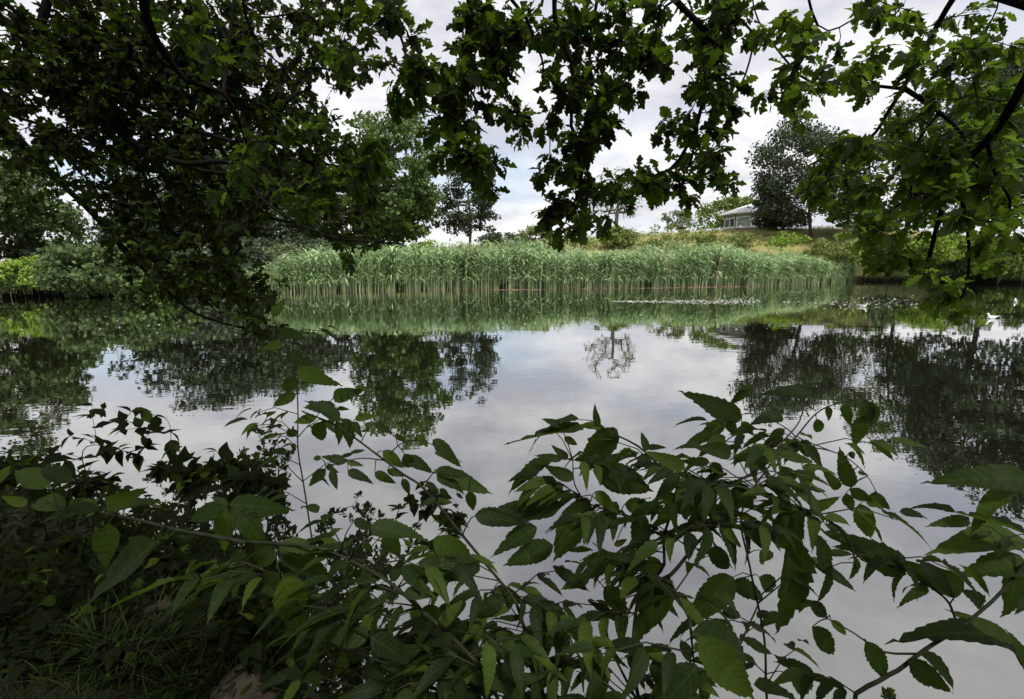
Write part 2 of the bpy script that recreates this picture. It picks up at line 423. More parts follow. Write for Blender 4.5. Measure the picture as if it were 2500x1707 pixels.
SKY_PX = np.array([(-400, 590), (0, 592), (500, 590), (800, 580), (1000, 566), (1150, 556), (1300, 542), (1500, 530), (1600, 526), (1700, 521), (1900, 518), (2050, 524), (2200, 540), (2700, 560)], float)
SKY_X = np.array([at(*D(a, b), 92)[0] for a, b in SKY_PX]); SKY_Z = np.array([at(*D(a, b), 92)[2] for a, b in SKY_PX])
def hsh(x, y):
    return (np.sin(x * 0.37 + 1.3) * np.cos(y * 0.29 - 0.7) + 0.5 * np.sin(x * 0.91 - y * 0.63) + 0.3 * np.sin(x * 2.3 + y * 1.7))
def height(x, y):
    x = np.asarray(x, float); y = np.asarray(y, float)
    df = y - shore(x); dn = near(x) - y
    top = np.interp(x, SKY_X, SKY_Z)
    t = np.clip((y - shore(x)) / np.maximum(92 - shore(x), 5), 0, 1.0)
    rise = 0.35 + (top - 0.35) * (0.35 * t + 0.65 * t * t * (3 - 2 * t))
    back = -np.clip(y - 96, 0, 1e9) * 0.012
    land = np.where(df > 0, rise + back + hsh(x, y) * 0.10 * np.clip(df / 8, 0, 1), 0)
    edge = sstep(-1.6, 0.9, df)
    far_z = -0.7 * (1 - edge) + edge * np.maximum(land, 0.30)
    e2 = sstep(-0.9, 0.35, dn)
    nz = 0.30 + 0.22 * sstep(0.2, 1.6, dn) + 0.03 * hsh(x * 5, y * 5) + 0.02 * np.clip(dn - 2, 0, 30)
    near_z = -0.7 * (1 - e2) + e2 * nz
    return np.where(dn > -2.0, near_z, far_z)
def gz(x, y): return float(height(np.array([x]), np.array([y]))[0])

def spaced(lo, hi, n, fine, mid=0.0):
    t = np.linspace(-1, 1, n); s_ = np.sinh(t * fine) / math.sinh(fine)
    return mid + np.where(s_ < 0, s_ * (mid - lo), s_ * (hi - mid))
gx = spaced(-700, 700, 191, 7.0); gy = spaced(-200, 1400, 201, 7.0, mid=2.0)
# extra rows so the far hill and banks are smooth
gy = np.unique(np.concatenate([gy, np.linspace(20, 110, 70)])); gx = np.unique(np.concatenate([gx, np.linspace(-75, 95, 80)]))
XX, YY = np.meshgrid(gx, gy, indexing='xy')
ZZ = height(XX, YY)
acc = Acc(); nx_, ny_ = len(gx), len(gy)
ii, jj = np.meshgrid(np.arange(ny_ - 1), np.arange(nx_ - 1), indexing='ij')
Lq = np.stack([ii * nx_ + jj, ii * nx_ + jj + 1, (ii + 1) * nx_ + jj + 1, (ii + 1) * nx_ + jj], -1).reshape(-1)
acc.add(np.stack([XX, YY, ZZ], -1).reshape(-1, 3), Lq, np.full(len(Lq) // 4, 4))
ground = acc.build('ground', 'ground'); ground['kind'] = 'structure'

acc = Acc()
wx = np.unique(np.concatenate([np.linspace(-130, 130, 60), np.linspace(-8, 8, 160)])); top_y = shore(wx) + 1.2; bot_y = near(wx) - 0.6
V = np.concatenate([np.stack([wx, bot_y, 0 * wx], 1), np.stack([wx, top_y, 0 * wx], 1)])
nw = len(wx); acc.faces(V, [[i, i + 1, nw + 1 + i, nw + i] for i in range(nw - 1)])
water = acc.build('water', 'water'); water['kind'] = 'structure'

# ------------------------------------------------------------------ leaf templates
def strip_leaf(ts, ws, fold=0.2, curl=0.2, wob=0.0, seed=0, twist=0.0):
    r = np.random.default_rng(seed); V = []; E = []
    n = len(ts)
    for i, (t, w) in enumerate(zip(ts, ws)):
        zc = -curl * t * t
        wl_, wr = w, w
        if wob: wl_ *= 1 + r.normal() * wob; wr *= 1 + r.normal() * wob
        ca, sa = math.cos(twist * t), math.sin(twist * t)
        for y, ww in ((wl_, 1), (0, 0), (-wr, 1)):
            z0 = fold * abs(y) + (r.normal() * 0.012 if ww and wob else 0)
            V.append((t - 0.25 * curl * curl * t * t * t, y * ca - z0 * sa, zc + y * sa + z0 * ca)); E.append((t, y, 0))
    fs = []
    for i in range(n - 1):
        a = i * 3; b = a + 3
        fs += [[a, a + 1, b + 1, b], [a + 1, a + 2, b + 2, b + 1]]
    return Tpl(V, fs, E)
OT = [0, .12, .19, .26, .34, .40, .47, .55, .62, .69, .78, .87, .95, 1.0]
OW = [.012, .06, .17, .10, .22, .24, .13, .28, .30, .18, .27, .17, .15, .05]
OAK = [strip_leaf(OT, OW, f, c, 0.10, s, tw) for f, c, s, tw in ((.25, .15, 1, 0.2), (.1, .3, 2, -.3), (.35, .05, 3, .4), (.2, .45, 4, 0), (.3, .25, 5, -.5))]
OT2 = [0, .24, .40, .66, 1.0]; OW2 = [.02, .24, .17, .34, .06]
OAK_LO = [strip_leaf(OT2, OW2, f, c, 0.12, s, tw) for f, c, s, tw in ((.25, .15, 1, .2), (.1, .3, 2, -.4), (.35, .05, 3, .3))]
OT3 = [0, .14, .21, .30, .39, .46, .55, .64, .73, .85, 1.0]; OW3 = [.015, .13, .15, .09, .24, .25, .15, .29, .28, .17, .06]
OAK_MID = [strip_leaf(OT3, OW3, f, c, 0.14, s, tw) for f, c, s, tw in ((.25, .15, 1, .2), (.1, .3, 2, -.4), (.35, .05, 3, .3), (.2, .5, 4, .5))]
def elder_tpl(fold, curl, seed, tw=0.0, teeth=9):
    ts = [0]; ws = [0.012]
    for k in range(teeth):
        t0 = 0.05 + 0.83 * k / teeth; t1 = 0.05 + 0.83 * (k + 0.78) / teeth
        w = lambda t: 0.158 * max(0.0, math.sin(math.pi * min(1, t ** 0.66))) ** 1.05 * (1 - 0.25 * t) + 0.014
        ts += [t0, t1]; ws += [w(t0) * 0.97, w(t1) * 1.03 + 0.003]
    ts += [0.90, 0.95, 1.0]; ws += [0.020, 0.010, 0.002]
    return strip_leaf(ts, ws, fold, curl, 0.03, seed, tw)
ELD = [elder_tpl(.45, .30, 1, .4), elder_tpl(.3, .5, 2, -.45), elder_tpl(.65, .15, 3, .2), elder_tpl(.25, .7, 4, .6), elder_tpl(.4, .4, 5, -.9), elder_tpl(.35, .05, 6, 1.0)]
HERB = [strip_leaf([0, .2, .45, .7, 1], [.02, .24, .30, .18, .01], .25, c, .08, s) for c, s in ((.2, 1), (.4, 2), (.05, 3))]
CLUMP = []
for s in range(5):
    r = np.random.default_rng(40 + s); a = np.sort(r.random(6) * 0.5 + np.arange(6)) * 2 * math.pi / 6
    rad = 0.5 * (0.55 + 0.45 * r.random(6))
    V = [(0, 0, 0.10)] + [(rad[i] * math.cos(a[i]), rad[i] * math.sin(a[i]) * .8, r.normal() * 0.09) for i in range(6)]
    CLUMP.append(Tpl([V[1], V[2], V[3], V[4], V[5], V[6]], [[0, 1, 2, 3], [0, 3, 4, 5]]))

# ------------------------------------------------------------------ growing branches towards leaf clusters
class Skel:
    def __init__(self): self.P = []; self.par = []
    def add(self, p, par): self.P.append(np.asarray(p, float)); self.par.append(par); return len(self.P) - 1
    def polyline(self, pts, par=-1, step=0.2, connect=True, smooth=True):
        pts = [np.asarray(p, float) for p in pts]
        if connect and self.P and par == -1:
            A = np.array(self.P); par = int(np.argmin(((A - pts[0]) ** 2).sum(1)))
            pts = [self.P[par]] + pts; skip = True
        else: skip = False
        q = np.array(pts)
        if smooth and len(q) > 2:
            # Catmull-Rom
            e = np.concatenate([[2 * q[0] - q[1]], q, [2 * q[-1] - q[-2]]]); out = [q[0]]
            for i in range(1, len(e) - 2):
                n = max(2, int(np.linalg.norm(e[i + 1] - e[i]) / step) + 1)
                for t in np.linspace(0, 1, n + 1)[1:]:
                    out.append(0.5 * (2 * e[i] + (e[i + 1] - e[i - 1]) * t + (2 * e[i - 1] - 5 * e[i] + 4 * e[i + 1] - e[i + 2]) * t * t
                                      + (-e[i - 1] + 3 * e[i] - 3 * e[i + 1] + e[i + 2]) * t ** 3))
            q = np.array(out)
        else:
            out = [q[0]]
            for i in range(len(q) - 1):
                n = max(1, int(np.linalg.norm(q[i + 1] - q[i]) / step))
                out += [q[i] + (q[i + 1] - q[i]) * t for t in np.linspace(0, 1, n + 1)[1:]]
            q = np.array(out)
        last = par
        for k, p in enumerate(q):
            if k == 0 and skip: continue
            last = self.add(p, last)
        return last
    def reach(self, targets, rng, step=0.2, sag=0.0, wob=0.06, up_bias=0.0):
        T = np.asarray(targets, float); tips = []
        A = np.array(self.P)
        d0 = np.array([np.min(((A - t) ** 2).sum(1)) for t in T]); order = np.argsort(d0)
        cap = len(self.P) + len(T) * 40
        buf = np.zeros((cap, 3)); n = len(self.P); buf[:n] = A
        for i in order:
            t = T[i]
            dv = buf[:n] - t
            dist = np.sqrt((dv ** 2).sum(1)) + up_bias * np.clip(dv[:, 2], 0, None)
            k = int(np.argmin(dist)); p0 = buf[k]; ln = np.linalg.norm(t - p0)
            m = min(38, max(2, int(ln / step)))
            pd = p0 - buf[self.par[k]] if self.par[k] >= 0 else np.array([0, 0, 1.0])
            pd = pd / (np.linalg.norm(pd) + 1e-9)
            c1 = p0 + pd * ln * 0.35 + rng.normal(0, wob, 3) * ln; c2 = t + (p0 - t) * 0.35 + np.array([0, 0, sag * ln]) + rng.normal(0, wob, 3) * ln
            last = k
            for s_ in np.linspace(0, 1, m + 1)[1:]:
                q = (1 - s_) ** 3 * p0 + 3 * (1 - s_) ** 2 * s_ * c1 + 3 * (1 - s_) * s_ * s_ * c2 + s_ ** 3 * t
                last = self.add(q, last)
                if n < cap: buf[n] = q; n += 1
            tips.append((last, i))
        return tips
    def radii(self, r0, e=2.4, rmax=1e9):
        n = len(self.P); S = np.zeros(n); kids = np.zeros(n, int)
        for p in self.par:
            if p >= 0: kids[p] += 1
        for i in range(n - 1, -1, -1):
            if kids[i] == 0: S[i] = r0 ** e
            if self.par[i] >= 0: S[self.par[i]] += S[i] * 1.012
        return np.minimum(S ** (1 / e), rmax)
    def chains(self, R):
        kids = {}
        for i, p in enumerate(self.par): kids.setdefault(p, []).append(i)
        out = []; stack = [(r, None) for r in kids.get(-1, [])]
        while stack:
            i, prev = stack.pop()
            ch = [] if prev is None else [prev]; rr = [] if prev is None else [R[i]]
            while True:
                ch.append(i); rr.append(R[i])
                ks = kids.get(i, [])
                if not ks: break
                b = max(ks, key=lambda j: R[j])
                for j in ks:
                    if j != b: stack.append((j, i))
                i = b
            out.append((ch, rr))
        return out
    def mesh_parts(self, R, k_trunk, k, parent, mat, min_len=2, trunk_name='trunk', branch_name='branches'):
        P = np.array(self.P); ch = self.chains(R)
        main = max(range(len(ch)), key=lambda i: ch[i][1][0])
        a1, a2 = Acc(), Acc()
        for i, (c, r) in enumerate(ch):
            if len(c) < min_len: continue
            if i == main: a1.tube(P[c], r, k_trunk)
            else: a2.tube(P[c], r, k if r[0] > 0.008 else max(3, k - 2), cap=False)
        o1 = a1.build(trunk_name, mat, parent)
        o2 = a2.build(branch_name, mat, parent) if a2.V else None
        if o2: o2['kind'] = 'stuff'
        return o1, o2

# ------------------------------------------------------------------ far trees and bushes
def crown_points(rng, n, c, rad, lump=0.35, shell=0.45, flat_bottom=True):
    """cluster centres through an uneven crown"""
    lob = rng.normal(size=(9, 3)); lob /= np.linalg.norm(lob, axis=1)[:, None]; amp = rng.random(9) * lump
    out = []
    while len(out) < n:
        v = rng.normal(size=3); v /= np.linalg.norm(v)
        r = (shell + (1 - shell) * rng.random()) ** 0.7
        g = 1 - lump * 0.5 + (amp * np.clip(lob @ v, 0, 1) ** 3).sum() * 1.4
        p = v * r * g
        if flat_bottom and p[2] < -0.75: continue
        out.append(c + p * rad)
    return np.array(out)

def leaf_mass(rng, tips, c, rc, per, size, up=0.8, flat=0.65):
    n = len(tips) * per
    base = np.repeat(tips, per, 0)
    off = rng.normal(size=(n, 3)); off /= np.linalg.norm(off, axis=1)[:, None]
    off *= (rng.random(n) ** 0.5)[:, None] * rc; off[:, 2] *= flat
    pos = base + off
    nrm = rng.normal(size=(n, 3)) * 0.75 + off / (rc + 1e-6) * 0.7 + np.array([0, 0, up])
    x = rng.normal(size=(n, 3)); x[:, 2] -= 0.35
    return pos, x, nrm, size * (0.6 + 0.8 * rng.random(n))

def far_tree(name, label, px, Y, top, hw, low, mat, cat='tree', ntip=110, per=60, rc=None, size=0.34, shell=0.4, lump=0.4, trunk_px=None,
             seed=1, r0=0.03, group=None, lean=0.0, depth=0.9, part='crown', dens=1.22, fat=1.3):
    rng = np.random.default_rng(seed)
    px_, top_, hw_, low_ = D(px, top, hw, low)
    P0 = at(px_, D(600)[0], Y); x, y = P0[0], P0[1]
    z0 = gz(x, y)
    zt = at(px_, top_, Y)[2]; zl = at(px_, low_, Y)[2]
    rw = (at(px_ + hw_, D(600)[0], Y) - P0)[0]
    zl = max(zl, z0 + 0.2)
    tx = x if trunk_px is None else at(D(trunk_px)[0], D(600)[0], Y)[0]
    c = np.array([x, y, (zt + zl) / 2]); rad = np.array([rw, rw * depth, (zt - zl) / 2])
    root = empty(name, (tx, y, z0), label, cat, group)
    sk = Skel(); H = zt - z0
    pts = [np.array([tx + lean * s * H + rng.normal() * 0.012 * H * s + (x - tx) * s, y + rng.normal() * 0.012 * H * s, z0 - 0.1 + (zl - z0 + (zt - zl) * 0.62) * s]) for s in np.linspace(0, 1, 6)]
    sk.polyline(pts, step=max(0.5, H / 16))
    tips = crown_points(rng, ntip, c, rad, lump, shell)
    sk.reach(tips, rng, step=max(0.5, H / 18), sag=0.06, up_bias=0.5)
    R = sk.radii(r0, 2.2, 0.03 * H)
    sk.mesh_parts(R, 9, 4, root, 'bark_far')
    if rc is None: rc = rw * 0.24
    a = Acc(); pos, xx, nn, ss = leaf_mass(rng, tips, c, rc, int(per * dens), size * fat)
    keep = pos[:, 2] > np.maximum(height(pos[:, 0], pos[:, 1]), 0.02) - 0.05
    scatter(a, CLUMP, pos[keep], xx[keep], nn[keep], ss[keep], rng=rng)
    cr = a.build(part, mat, root, smooth=False); cr['kind'] = 'stuff'
    return root

TREES = [
 # name, label, px, Y, top, hw, low, mat, kwargs
 ('broadleaf_tree', 'mid green broadleaf tree on the shore at the left edge of the pond', -10, 44, 290, 125, 610, 'tree_mid', dict(ntip=170, per=70, size=.34, seed=3)),
 ('broadleaf_tree', 'dark spreading tree standing behind the round bush on the left shore', 350, 62, 440, 95, 590, 'tree_dark', dict(ntip=120, per=55, size=.4, seed=4)),
 ('broadleaf_tree', 'tall dark green tree behind the left end of the reed bed', 500, 62, 310, 140, 600, 'tree_dark', dict(ntip=170, per=60, size=.4, seed=5)),
 ('broadleaf_tree', 'mid green loose tree seen between two dark trees above the reeds', 640, 74, 350, 105, 590, 'tree_mid', dict(ntip=170, per=50, size=.42, seed=6, shell=.4)),
 ('broadleaf_tree', 'lower dark tree between the mid green loose tree and the tall pointed one', 770, 70, 420, 90, 590, 'tree_dark', dict(ntip=110, per=55, size=.4, seed=7)),
 ('broadleaf_tree', 'tall dense tree with a pointed top left of the open sky', 905, 60, 288, 96, 582, 'tree_leafy', dict(ntip=280, per=60, size=.36, seed=8, lump=.35, shell=.3)),
 ('broadleaf_tree', 'lone airy tree with a bare straight trunk left of the open sky', 1068, 72, 362, 76, 548, 'tree_dark', dict(ntip=150, per=34, size=.34, seed=9, shell=.3, rc=1.0, r0=.028)),
 ('broadleaf_tree', 'slender half bare tree with a pale leaning trunk on the ridge', 1395, 88, 392, 68, 505, 'tree_grey', dict(ntip=130, per=6, size=.28, seed=10, shell=.55, rc=.7, lean=.02, r0=.05)),
 ('broadleaf_tree', 'small pale sparse tree left of the bandstand', 1536, 104, 470, 36, 530, 'tree_grey', dict(ntip=46, per=22, size=.42, seed=11, rc=1.0)),
 ('broadleaf_tree', 'light green bushy tree directly behind the bandstand roof', 1645, 116, 442, 58, 530, 'tree_light', dict(ntip=90, per=45, size=.5, seed=12)),
 ('broadleaf_tree', 'large rounded dark tree to the right of the bandstand', 1808, 84, 298, 110, 528, 'tree_dark', dict(ntip=230, per=75, size=.36, seed=13, trunk_px=1834, shell=.5, lump=.3)),
 ('broadleaf_tree', 'shaded tree behind the hanging bough right of the rounded dark tree', 2045, 74, 215, 120, 540, 'tree_mid', dict(ntip=170, per=60, size=.4, seed=14)),
 ('broadleaf_tree', 'tall dark green tree on the right shore behind the oak bough', 2240, 60, 85, 150, 560, 'tree_dark', dict(ntip=240, per=70, size=.38, seed=15)),
 ('broadleaf_tree', 'tall dark tree at the right edge behind the pale waterside plants', 2440, 52, 40, 150, 570, 'tree_dark', dict(ntip=220, per=70, size=.38, seed=16)),
]
for nm, lb, px, Y, top, hw, low, mt, kw in TREES:
    far_tree(nm, lb, px, Y, top, hw, low, mt, **kw)

BUSHES = [
 ('bush', 'big rounded bush hanging over the water on the left shore', 235, 31.6, 556, 108, 674, 'tree_mid', dict(ntip=120, per=75, size=.22, seed=21, rc=.9, shell=.6)),
 ('bush', 'low spreading bush right of the big rounded one on the left shore', 350, 31.5, 606, 66, 676, 'tree_leafy', dict(ntip=60, per=60, size=.2, seed=22, rc=.6, shell=.6)),
 ('bush', 'yellow green bush left of the big rounded bush', 95, 31.5, 592, 66, 670, 'bush_bright', dict(ntip=70, per=60, size=.2, seed=23, rc=.7, shell=.6)),
 ('bush', 'dark bush filling the gap left of the reed bed', 480, 40, 590, 75, 664, 'tree_dark', dict(ntip=80, per=60, size=.24, seed=24, rc=.8)),
 ('bush', 'pale leafy bush behind the left end of the reeds', 620, 52, 562, 55, 610, 'tree_grey', dict(ntip=60, per=45, size=.25, seed=25, rc=.7)),
 ('bush', 'bright lime green bush behind the reeds below the pointed tree', 962, 58, 549, 30, 590, 'bush_bright', dict(ntip=40, per=50, size=.22, seed=26, rc=.7)),
 ('bush', 'low dark distant bush right of the lone airy tree', 1125, 88, 534, 42, 560, 'tree_dark', dict(ntip=40, per=40, size=.35, seed=27, rc=.9)),
 ('bush', 'green bush on the slope left of the lowest hanging oak leaves', 1216, 72, 522, 34, 572, 'scrub_olive', dict(ntip=50, per=45, size=.28, seed=28, rc=.8)),
 ('bush', 'round green bush at the foot of the half bare tree', 1402, 74, 520, 40, 570, 'scrub_olive', dict(ntip=60, per=50, size=.28, seed=29, rc=.8)),
 ('bush', 'small bush on the slope between the airy tree and the reeds', 1160, 70, 545, 24, 575, 'tree_grey', dict(ntip=30, per=40, size=.26, seed=30, rc=.6)),
 ('bush', 'olive bush on the slope under the small pale tree', 1570, 74, 527, 60, 565, 'scrub_olive', dict(ntip=50, per=32, size=.26, seed=31, rc=.9, lump=.7)),
 ('bush', 'yellow flowered bush on the slope below the bandstand', 1770, 66, 535, 36, 560, 'bush_bright', dict(ntip=36, per=26, size=.22, seed=32, rc=.7)),
 ('bush', 'lime green bush on the right shore seen under the oak bough', 2110, 58, 535, 62, 600, 'bush_bright', dict(ntip=70, per=55, size=.26, seed=33, rc=.9)),
 ('bush', 'shaded green bush on the right shore behind the lime green one', 2020, 62, 545, 60, 610, 'tree_mid', dict(ntip=60, per=50, size=.28, seed=34, rc=.9)),
 ('bush', 'pale green waterside bush near the right edge of the pond', 2270, 56, 555, 75, 632, 'tree_light', dict(ntip=90, per=60, size=.26, seed=35, rc=.9)),
 ('bush', 'dark bush at the waterline below the pale one on the right shore', 2180, 60, 590, 60, 640, 'tree_mid', dict(ntip=60, per=50, size=.25, seed=36, rc=.8)),
 ('bush', 'fresh green bush at the left edge of the pond touching the water', 0, 30.2, 604, 60, 680, 'tree_leafy', dict(ntip=70, per=60, size=.2, seed=41, rc=.7)),
 ('bush', 'dark thicket at the waterline between the big rounded bush and the reeds', 430, 33, 575, 70, 674, 'tree_dark', dict(ntip=120, per=60, size=.24, seed=42, rc=.9, shell=.5)),
 ('bush', 'shaded bush in the gap just left of the reed bed', 540, 46, 540, 70, 640, 'tree_dark', dict(ntip=90, per=55, size=.28, seed=43, rc=.9)),
 ('bush', 'dark undergrowth below the mid green loose tree behind the reeds', 690, 60, 545, 90, 600, 'tree_dark', dict(ntip=90, per=50, size=.3, seed=44, rc=1.0)),
 ('bush', 'dark undergrowth below the tall pointed tree behind the reeds', 850, 62, 545, 80, 600, 'tree_dark', dict(ntip=80, per=50, size=.3, seed=45, rc=1.0)),
 ('bush', 'tall dark bush behind the yellow green one on the left shore', 170, 48, 556, 110, 640, 'tree_dark', dict(ntip=110, per=55, size=.3, seed=46, rc=1.1)),
 ('bush', 'green weedy bush on the slope right of the round bush', 1480, 70, 536, 46, 572, 'scrub_olive', dict(ntip=34, per=26, size=.24, seed=47, rc=.9, lump=.7)),
 ('bush', 'low green scrub on the slope just under the bandstand', 1665, 76, 530, 66, 564, 'scrub_olive', dict(ntip=50, per=24, size=.26, seed=48, rc=1.0, lump=.7)),
 ('bush', 'tall green weeds at the right end of the reed bed', 1900, 62, 548, 56, 605, 'scrub_olive', dict(ntip=70, per=40, size=.26, seed=49, rc=.8)),
 ('bush', 'small green scrub on the slope between the two skyline bushes', 1300, 74, 544, 44, 572, 'scrub_olive', dict(ntip=30, per=24, size=.26, seed=50, rc=.9, lump=.7)),
 ('bush', 'dark low foliage at the foot of the rounded tree hiding half the bandstand', 1770, 90, 470, 40, 526, 'tree_dark', dict(ntip=80, per=50, size=.36, seed=51, rc=1.2)),
 ('bush', 'bushy hedge on the skyline right of the rounded tree trunk', 1960, 90, 505, 60, 528, 'tree_mid', dict(ntip=60, per=40, size=.35, seed=37, rc=.9)),
]
for nm, lb, px, Y, top, hw, low, mt, kw in BUSHES:
    far_tree(nm, lb, px, Y, top, hw, low, mt, cat='bush', **dict(r0=.012, **kw))

# ------------------------------------------------------------------ reeds
def blade(seg, length, width, droop, az, z0, lean):
    """bent reed blade, returns vertices (world frame of the plant)"""
    V = []
    for i in range(seg + 1):
        t = i / seg
        w = width * (0.55 + 0.9 * t) * (1 - t) ** 0.65 if t < 1 else 0.0
        r = length * (math.sin(lean) * t + droop * t * t * 0.55); h = length * (math.cos(lean) * t - droop * t * t * 0.62)
        V.append((r, w / 2, h)); V.append((r, -w / 2, h))
    V = np.array(V); ca, sa = math.cos(az), math.sin(az)
    return np.stack([V[:, 0] * ca - V[:, 1] * sa, V[:, 0] * sa + V[:, 1] * ca, V[:, 2] + z0], 1)
def reed_tpl(seed):
    r = np.random.default_rng(seed); V = []; F_ = []; E = []
    k = 3; hs = [0, .25, .55, .97]; bend = 0.10 * r.random() + .02
    for h in hs:
        for j in range(k):
            a = j * 2 * math.pi / k; rr = 0.0062 * (1 - h * .7)
            V.append((bend * h * h + rr * math.cos(a), rr * math.sin(a), h)); E.append((h, 0, 0))
    for i in range(3):
        for j in range(k):
            F_.append([i * k + j, i * k + (j + 1) % k, (i + 1) * k + (j + 1) % k, (i + 1) * k + j])
    nb = 10
    for b in range(nb):
        h = 0.33 + 0.65 * (b + r.random() * .6) / nb
        az = r.normal(0.0, 1.0)
        if r.random() < .25: az += math.pi
        B = blade(3, 0.16 + 0.10 * r.random(), 0.026 + .018 * r.random(), 0.3 + 1.3 * r.random(), az, h, 0.3 + 0.75 * r.random())
        B[:, 0] += bend * h * h
        o = len(V); V += [tuple(v) for v in B]; E += [(max(h, .3), 0, 0)] * len(B)
        F_ += [[o + 2 * i, o + 2 * i + 1, o + 2 * i + 3, o + 2 * i + 2] for i in range(3)]
    return Tpl(V, F_, E)
REED = [reed_tpl(s) for s in range(8)]
rng = np.random.default_rng(77)
n = 5600
xc = RX0 + (RX1 - RX0) * rng.random(n // 5); xs = np.repeat(xc, 5)[:n] + rng.normal(0, .13, n)
dd = np.repeat(rng.random(n // 5) ** 1.5 * 7.5, 5)[:n] + np.abs(rng.normal(0, .12, n))
dd[: n // 5] = rng.random(n // 5) * 0.6
ys = front(xs) + dd + hsh(xs * 3.1, xs * 0) * 0.22
hh = (2.85 + 1.15 * rng.random(n)) * (0.95 + 0.07 * hsh(xs * .9, ys * .9) + 0.07 * np.sin(xs * .31 + 2))
endf = np.minimum(sstep(RX0 - .3, RX0 + 4.5, xs), 1 - 0.35 * sstep(RX1 - 14, RX1 - 6, xs)) 
hh *= 0.42 + 0.58 * endf
hh *= 1 + 0.06 * sstep(0, 3, dd)
z0 = np.minimum(height(xs, ys), 0.2); z0 = np.maximum(z0, -0.35)
pos = np.stack([xs, ys, z0], 1)
nn_ = np.stack([0.06 + rng.normal(0, .10, n), rng.normal(0, .09, n), np.ones(n)], 1)
# template z is the plant's height: build frames with normal = up
xax = np.stack([np.cos(rng.normal(0, .7, n)), np.sin(rng.normal(0, .7, n)), np.zeros(n)], 1)
acc = Acc(); scatter(acc, REED, pos, xax, nn_, hh, rng=rng)
reeds = acc.build('reed_bed', 'reed', smooth=False)
tag(reeds, 'long bed of tall green reeds with straw coloured bases along the far bank', 'reeds', kind='stuff')
# short reeds on the left shore
acc = Acc(); n = 800
xs = np.array([at(*D(-200 + 500 * t, 660), 31)[0] for t in rng.random(n) ** 1.2]); ys = front(xs) - .3 + rng.random(n) * 1.6
scatter(acc, REED, np.stack([xs, ys, np.clip(height(xs, ys), -.2, .3)], 1), np.stack([np.cos(rng.normal(0, .8, n)), np.sin(rng.normal(0, .8, n)), 0 * xs], 1),
        np.stack([rng.normal(0, .08, n), rng.normal(0, .08, n), np.ones(n)], 1), (.7 + .6 * rng.random(n)) * (1 - .5 * (xs > -27)), rng=rng)
o = acc.build('reed_fringe', 'reed', smooth=False)
tag(o, 'short fringe of reeds along the left shore at the foot of the bushes', 'reeds', kind='stuff')
acc = Acc(); n = 650
xs = np.array([at(*D(1960 + 420 * t, 640), 60)[0] for t in rng.random(n)]); ys = front(xs) + rng.random(n) * 2.0 - .2
scatter(acc, REED, np.stack([xs, ys, np.clip(height(xs, ys), -.2, .3)], 1), np.stack([np.cos(rng.normal(0, .8, n)), np.sin(rng.normal(0, .8, n)), 0 * xs], 1),
        np.stack([rng.normal(0, .1, n), rng.normal(0, .1, n), np.ones(n)], 1), 1.0 + .7 * rng.random(n), rng=rng)
o = acc.build('reed_fringe', 'reed', smooth=False)
tag(o, 'thin fringe of reeds along the right shore behind the gulls', 'reeds', kind='stuff')
# dead reed stalks lying on the water in front of the bed
acc = Acc(); n = 220
u = rng.random(n); xs = np.where(u < .35, at(*D(1170, 660), 40)[0] + rng.normal(0, 1.1, n), np.where(u < .95, at(*D(1600, 660), 38)[0] + rng.normal(0, 5, n), RX0 + (RX1 - RX0) * rng.random(n)))
ys = front(xs) - 0.1 - np.abs(rng.normal(0, .28, n)) * np.where(u < .8, 1.6, .5)
for x, y, q in zip(xs, ys, rng.random(n)):
    a = rng.normal(0, .35); l = .25 + .5 * rng.random(); w = .018 + .02 * rng.random()
    acc.box((x, y, 0.012 + .01 * q), (l, w, .012), a, q)
o = acc.build('reed_litter', 'straw', smooth=False)
tag(o, 'straw coloured dead reed stalks floating along the front of the reed bed', 'reed litter', kind='stuff')

# ------------------------------------------------------------------ rough grass and weeds on the slope
GR = []
for s in range(6):
    r = np.random.default_rng(200 + s); V = []; F_ = []; E = []
    for b in range(7):
        B = blade(2, .55 + .45 * r.random(), .05 + .03 * r.random(), .1 + .5 * r.random(), r.random() * 6.28, 0, .08 + .35 * r.random())
        B[:, 0] += r.normal() * .12; B[:, 1] += r.normal() * .12
        o_ = len(V); V += [tuple(v) for v in B]; E += [(v[2], 0, 0) for v in B]
        F_ += [[o_, o_ + 1, o_ + 3, o_ + 2], [o_ + 2, o_ + 3, o_ + 5, o_ + 4]]
    GR.append(Tpl(V, F_, E))
n = 6000
xs = -75 + 165 * rng.random(n); sh = shore(xs)
ys = sh + 0.3 + (98 - sh) * rng.random(n) ** 1.15
zz = height(xs, ys)
acc = Acc()
patch = 0.5 + 0.28 * np.sin(xs * .13 + 1) * np.cos(ys * .17) + .12 * rng.normal(size=n)
scatter(acc, GR, np.stack([xs, ys, zz - .03], 1), np.stack([np.cos(rng.random(n) * 6.28), np.sin(rng.random(n) * 6.28), 0 * xs], 1),
        np.stack([rng.normal(0, .08, n), rng.normal(0, .08, n), np.ones(n)], 1), .6 + .7 * rng.random(n), rnd=np.clip(patch, 0, 1), rng=rng)
o = acc.build('rough_grass', 'grass_hill', smooth=False)
tag(o, 'rough olive and rust coloured grass on the slope behind the reeds', 'grass', kind='stuff')

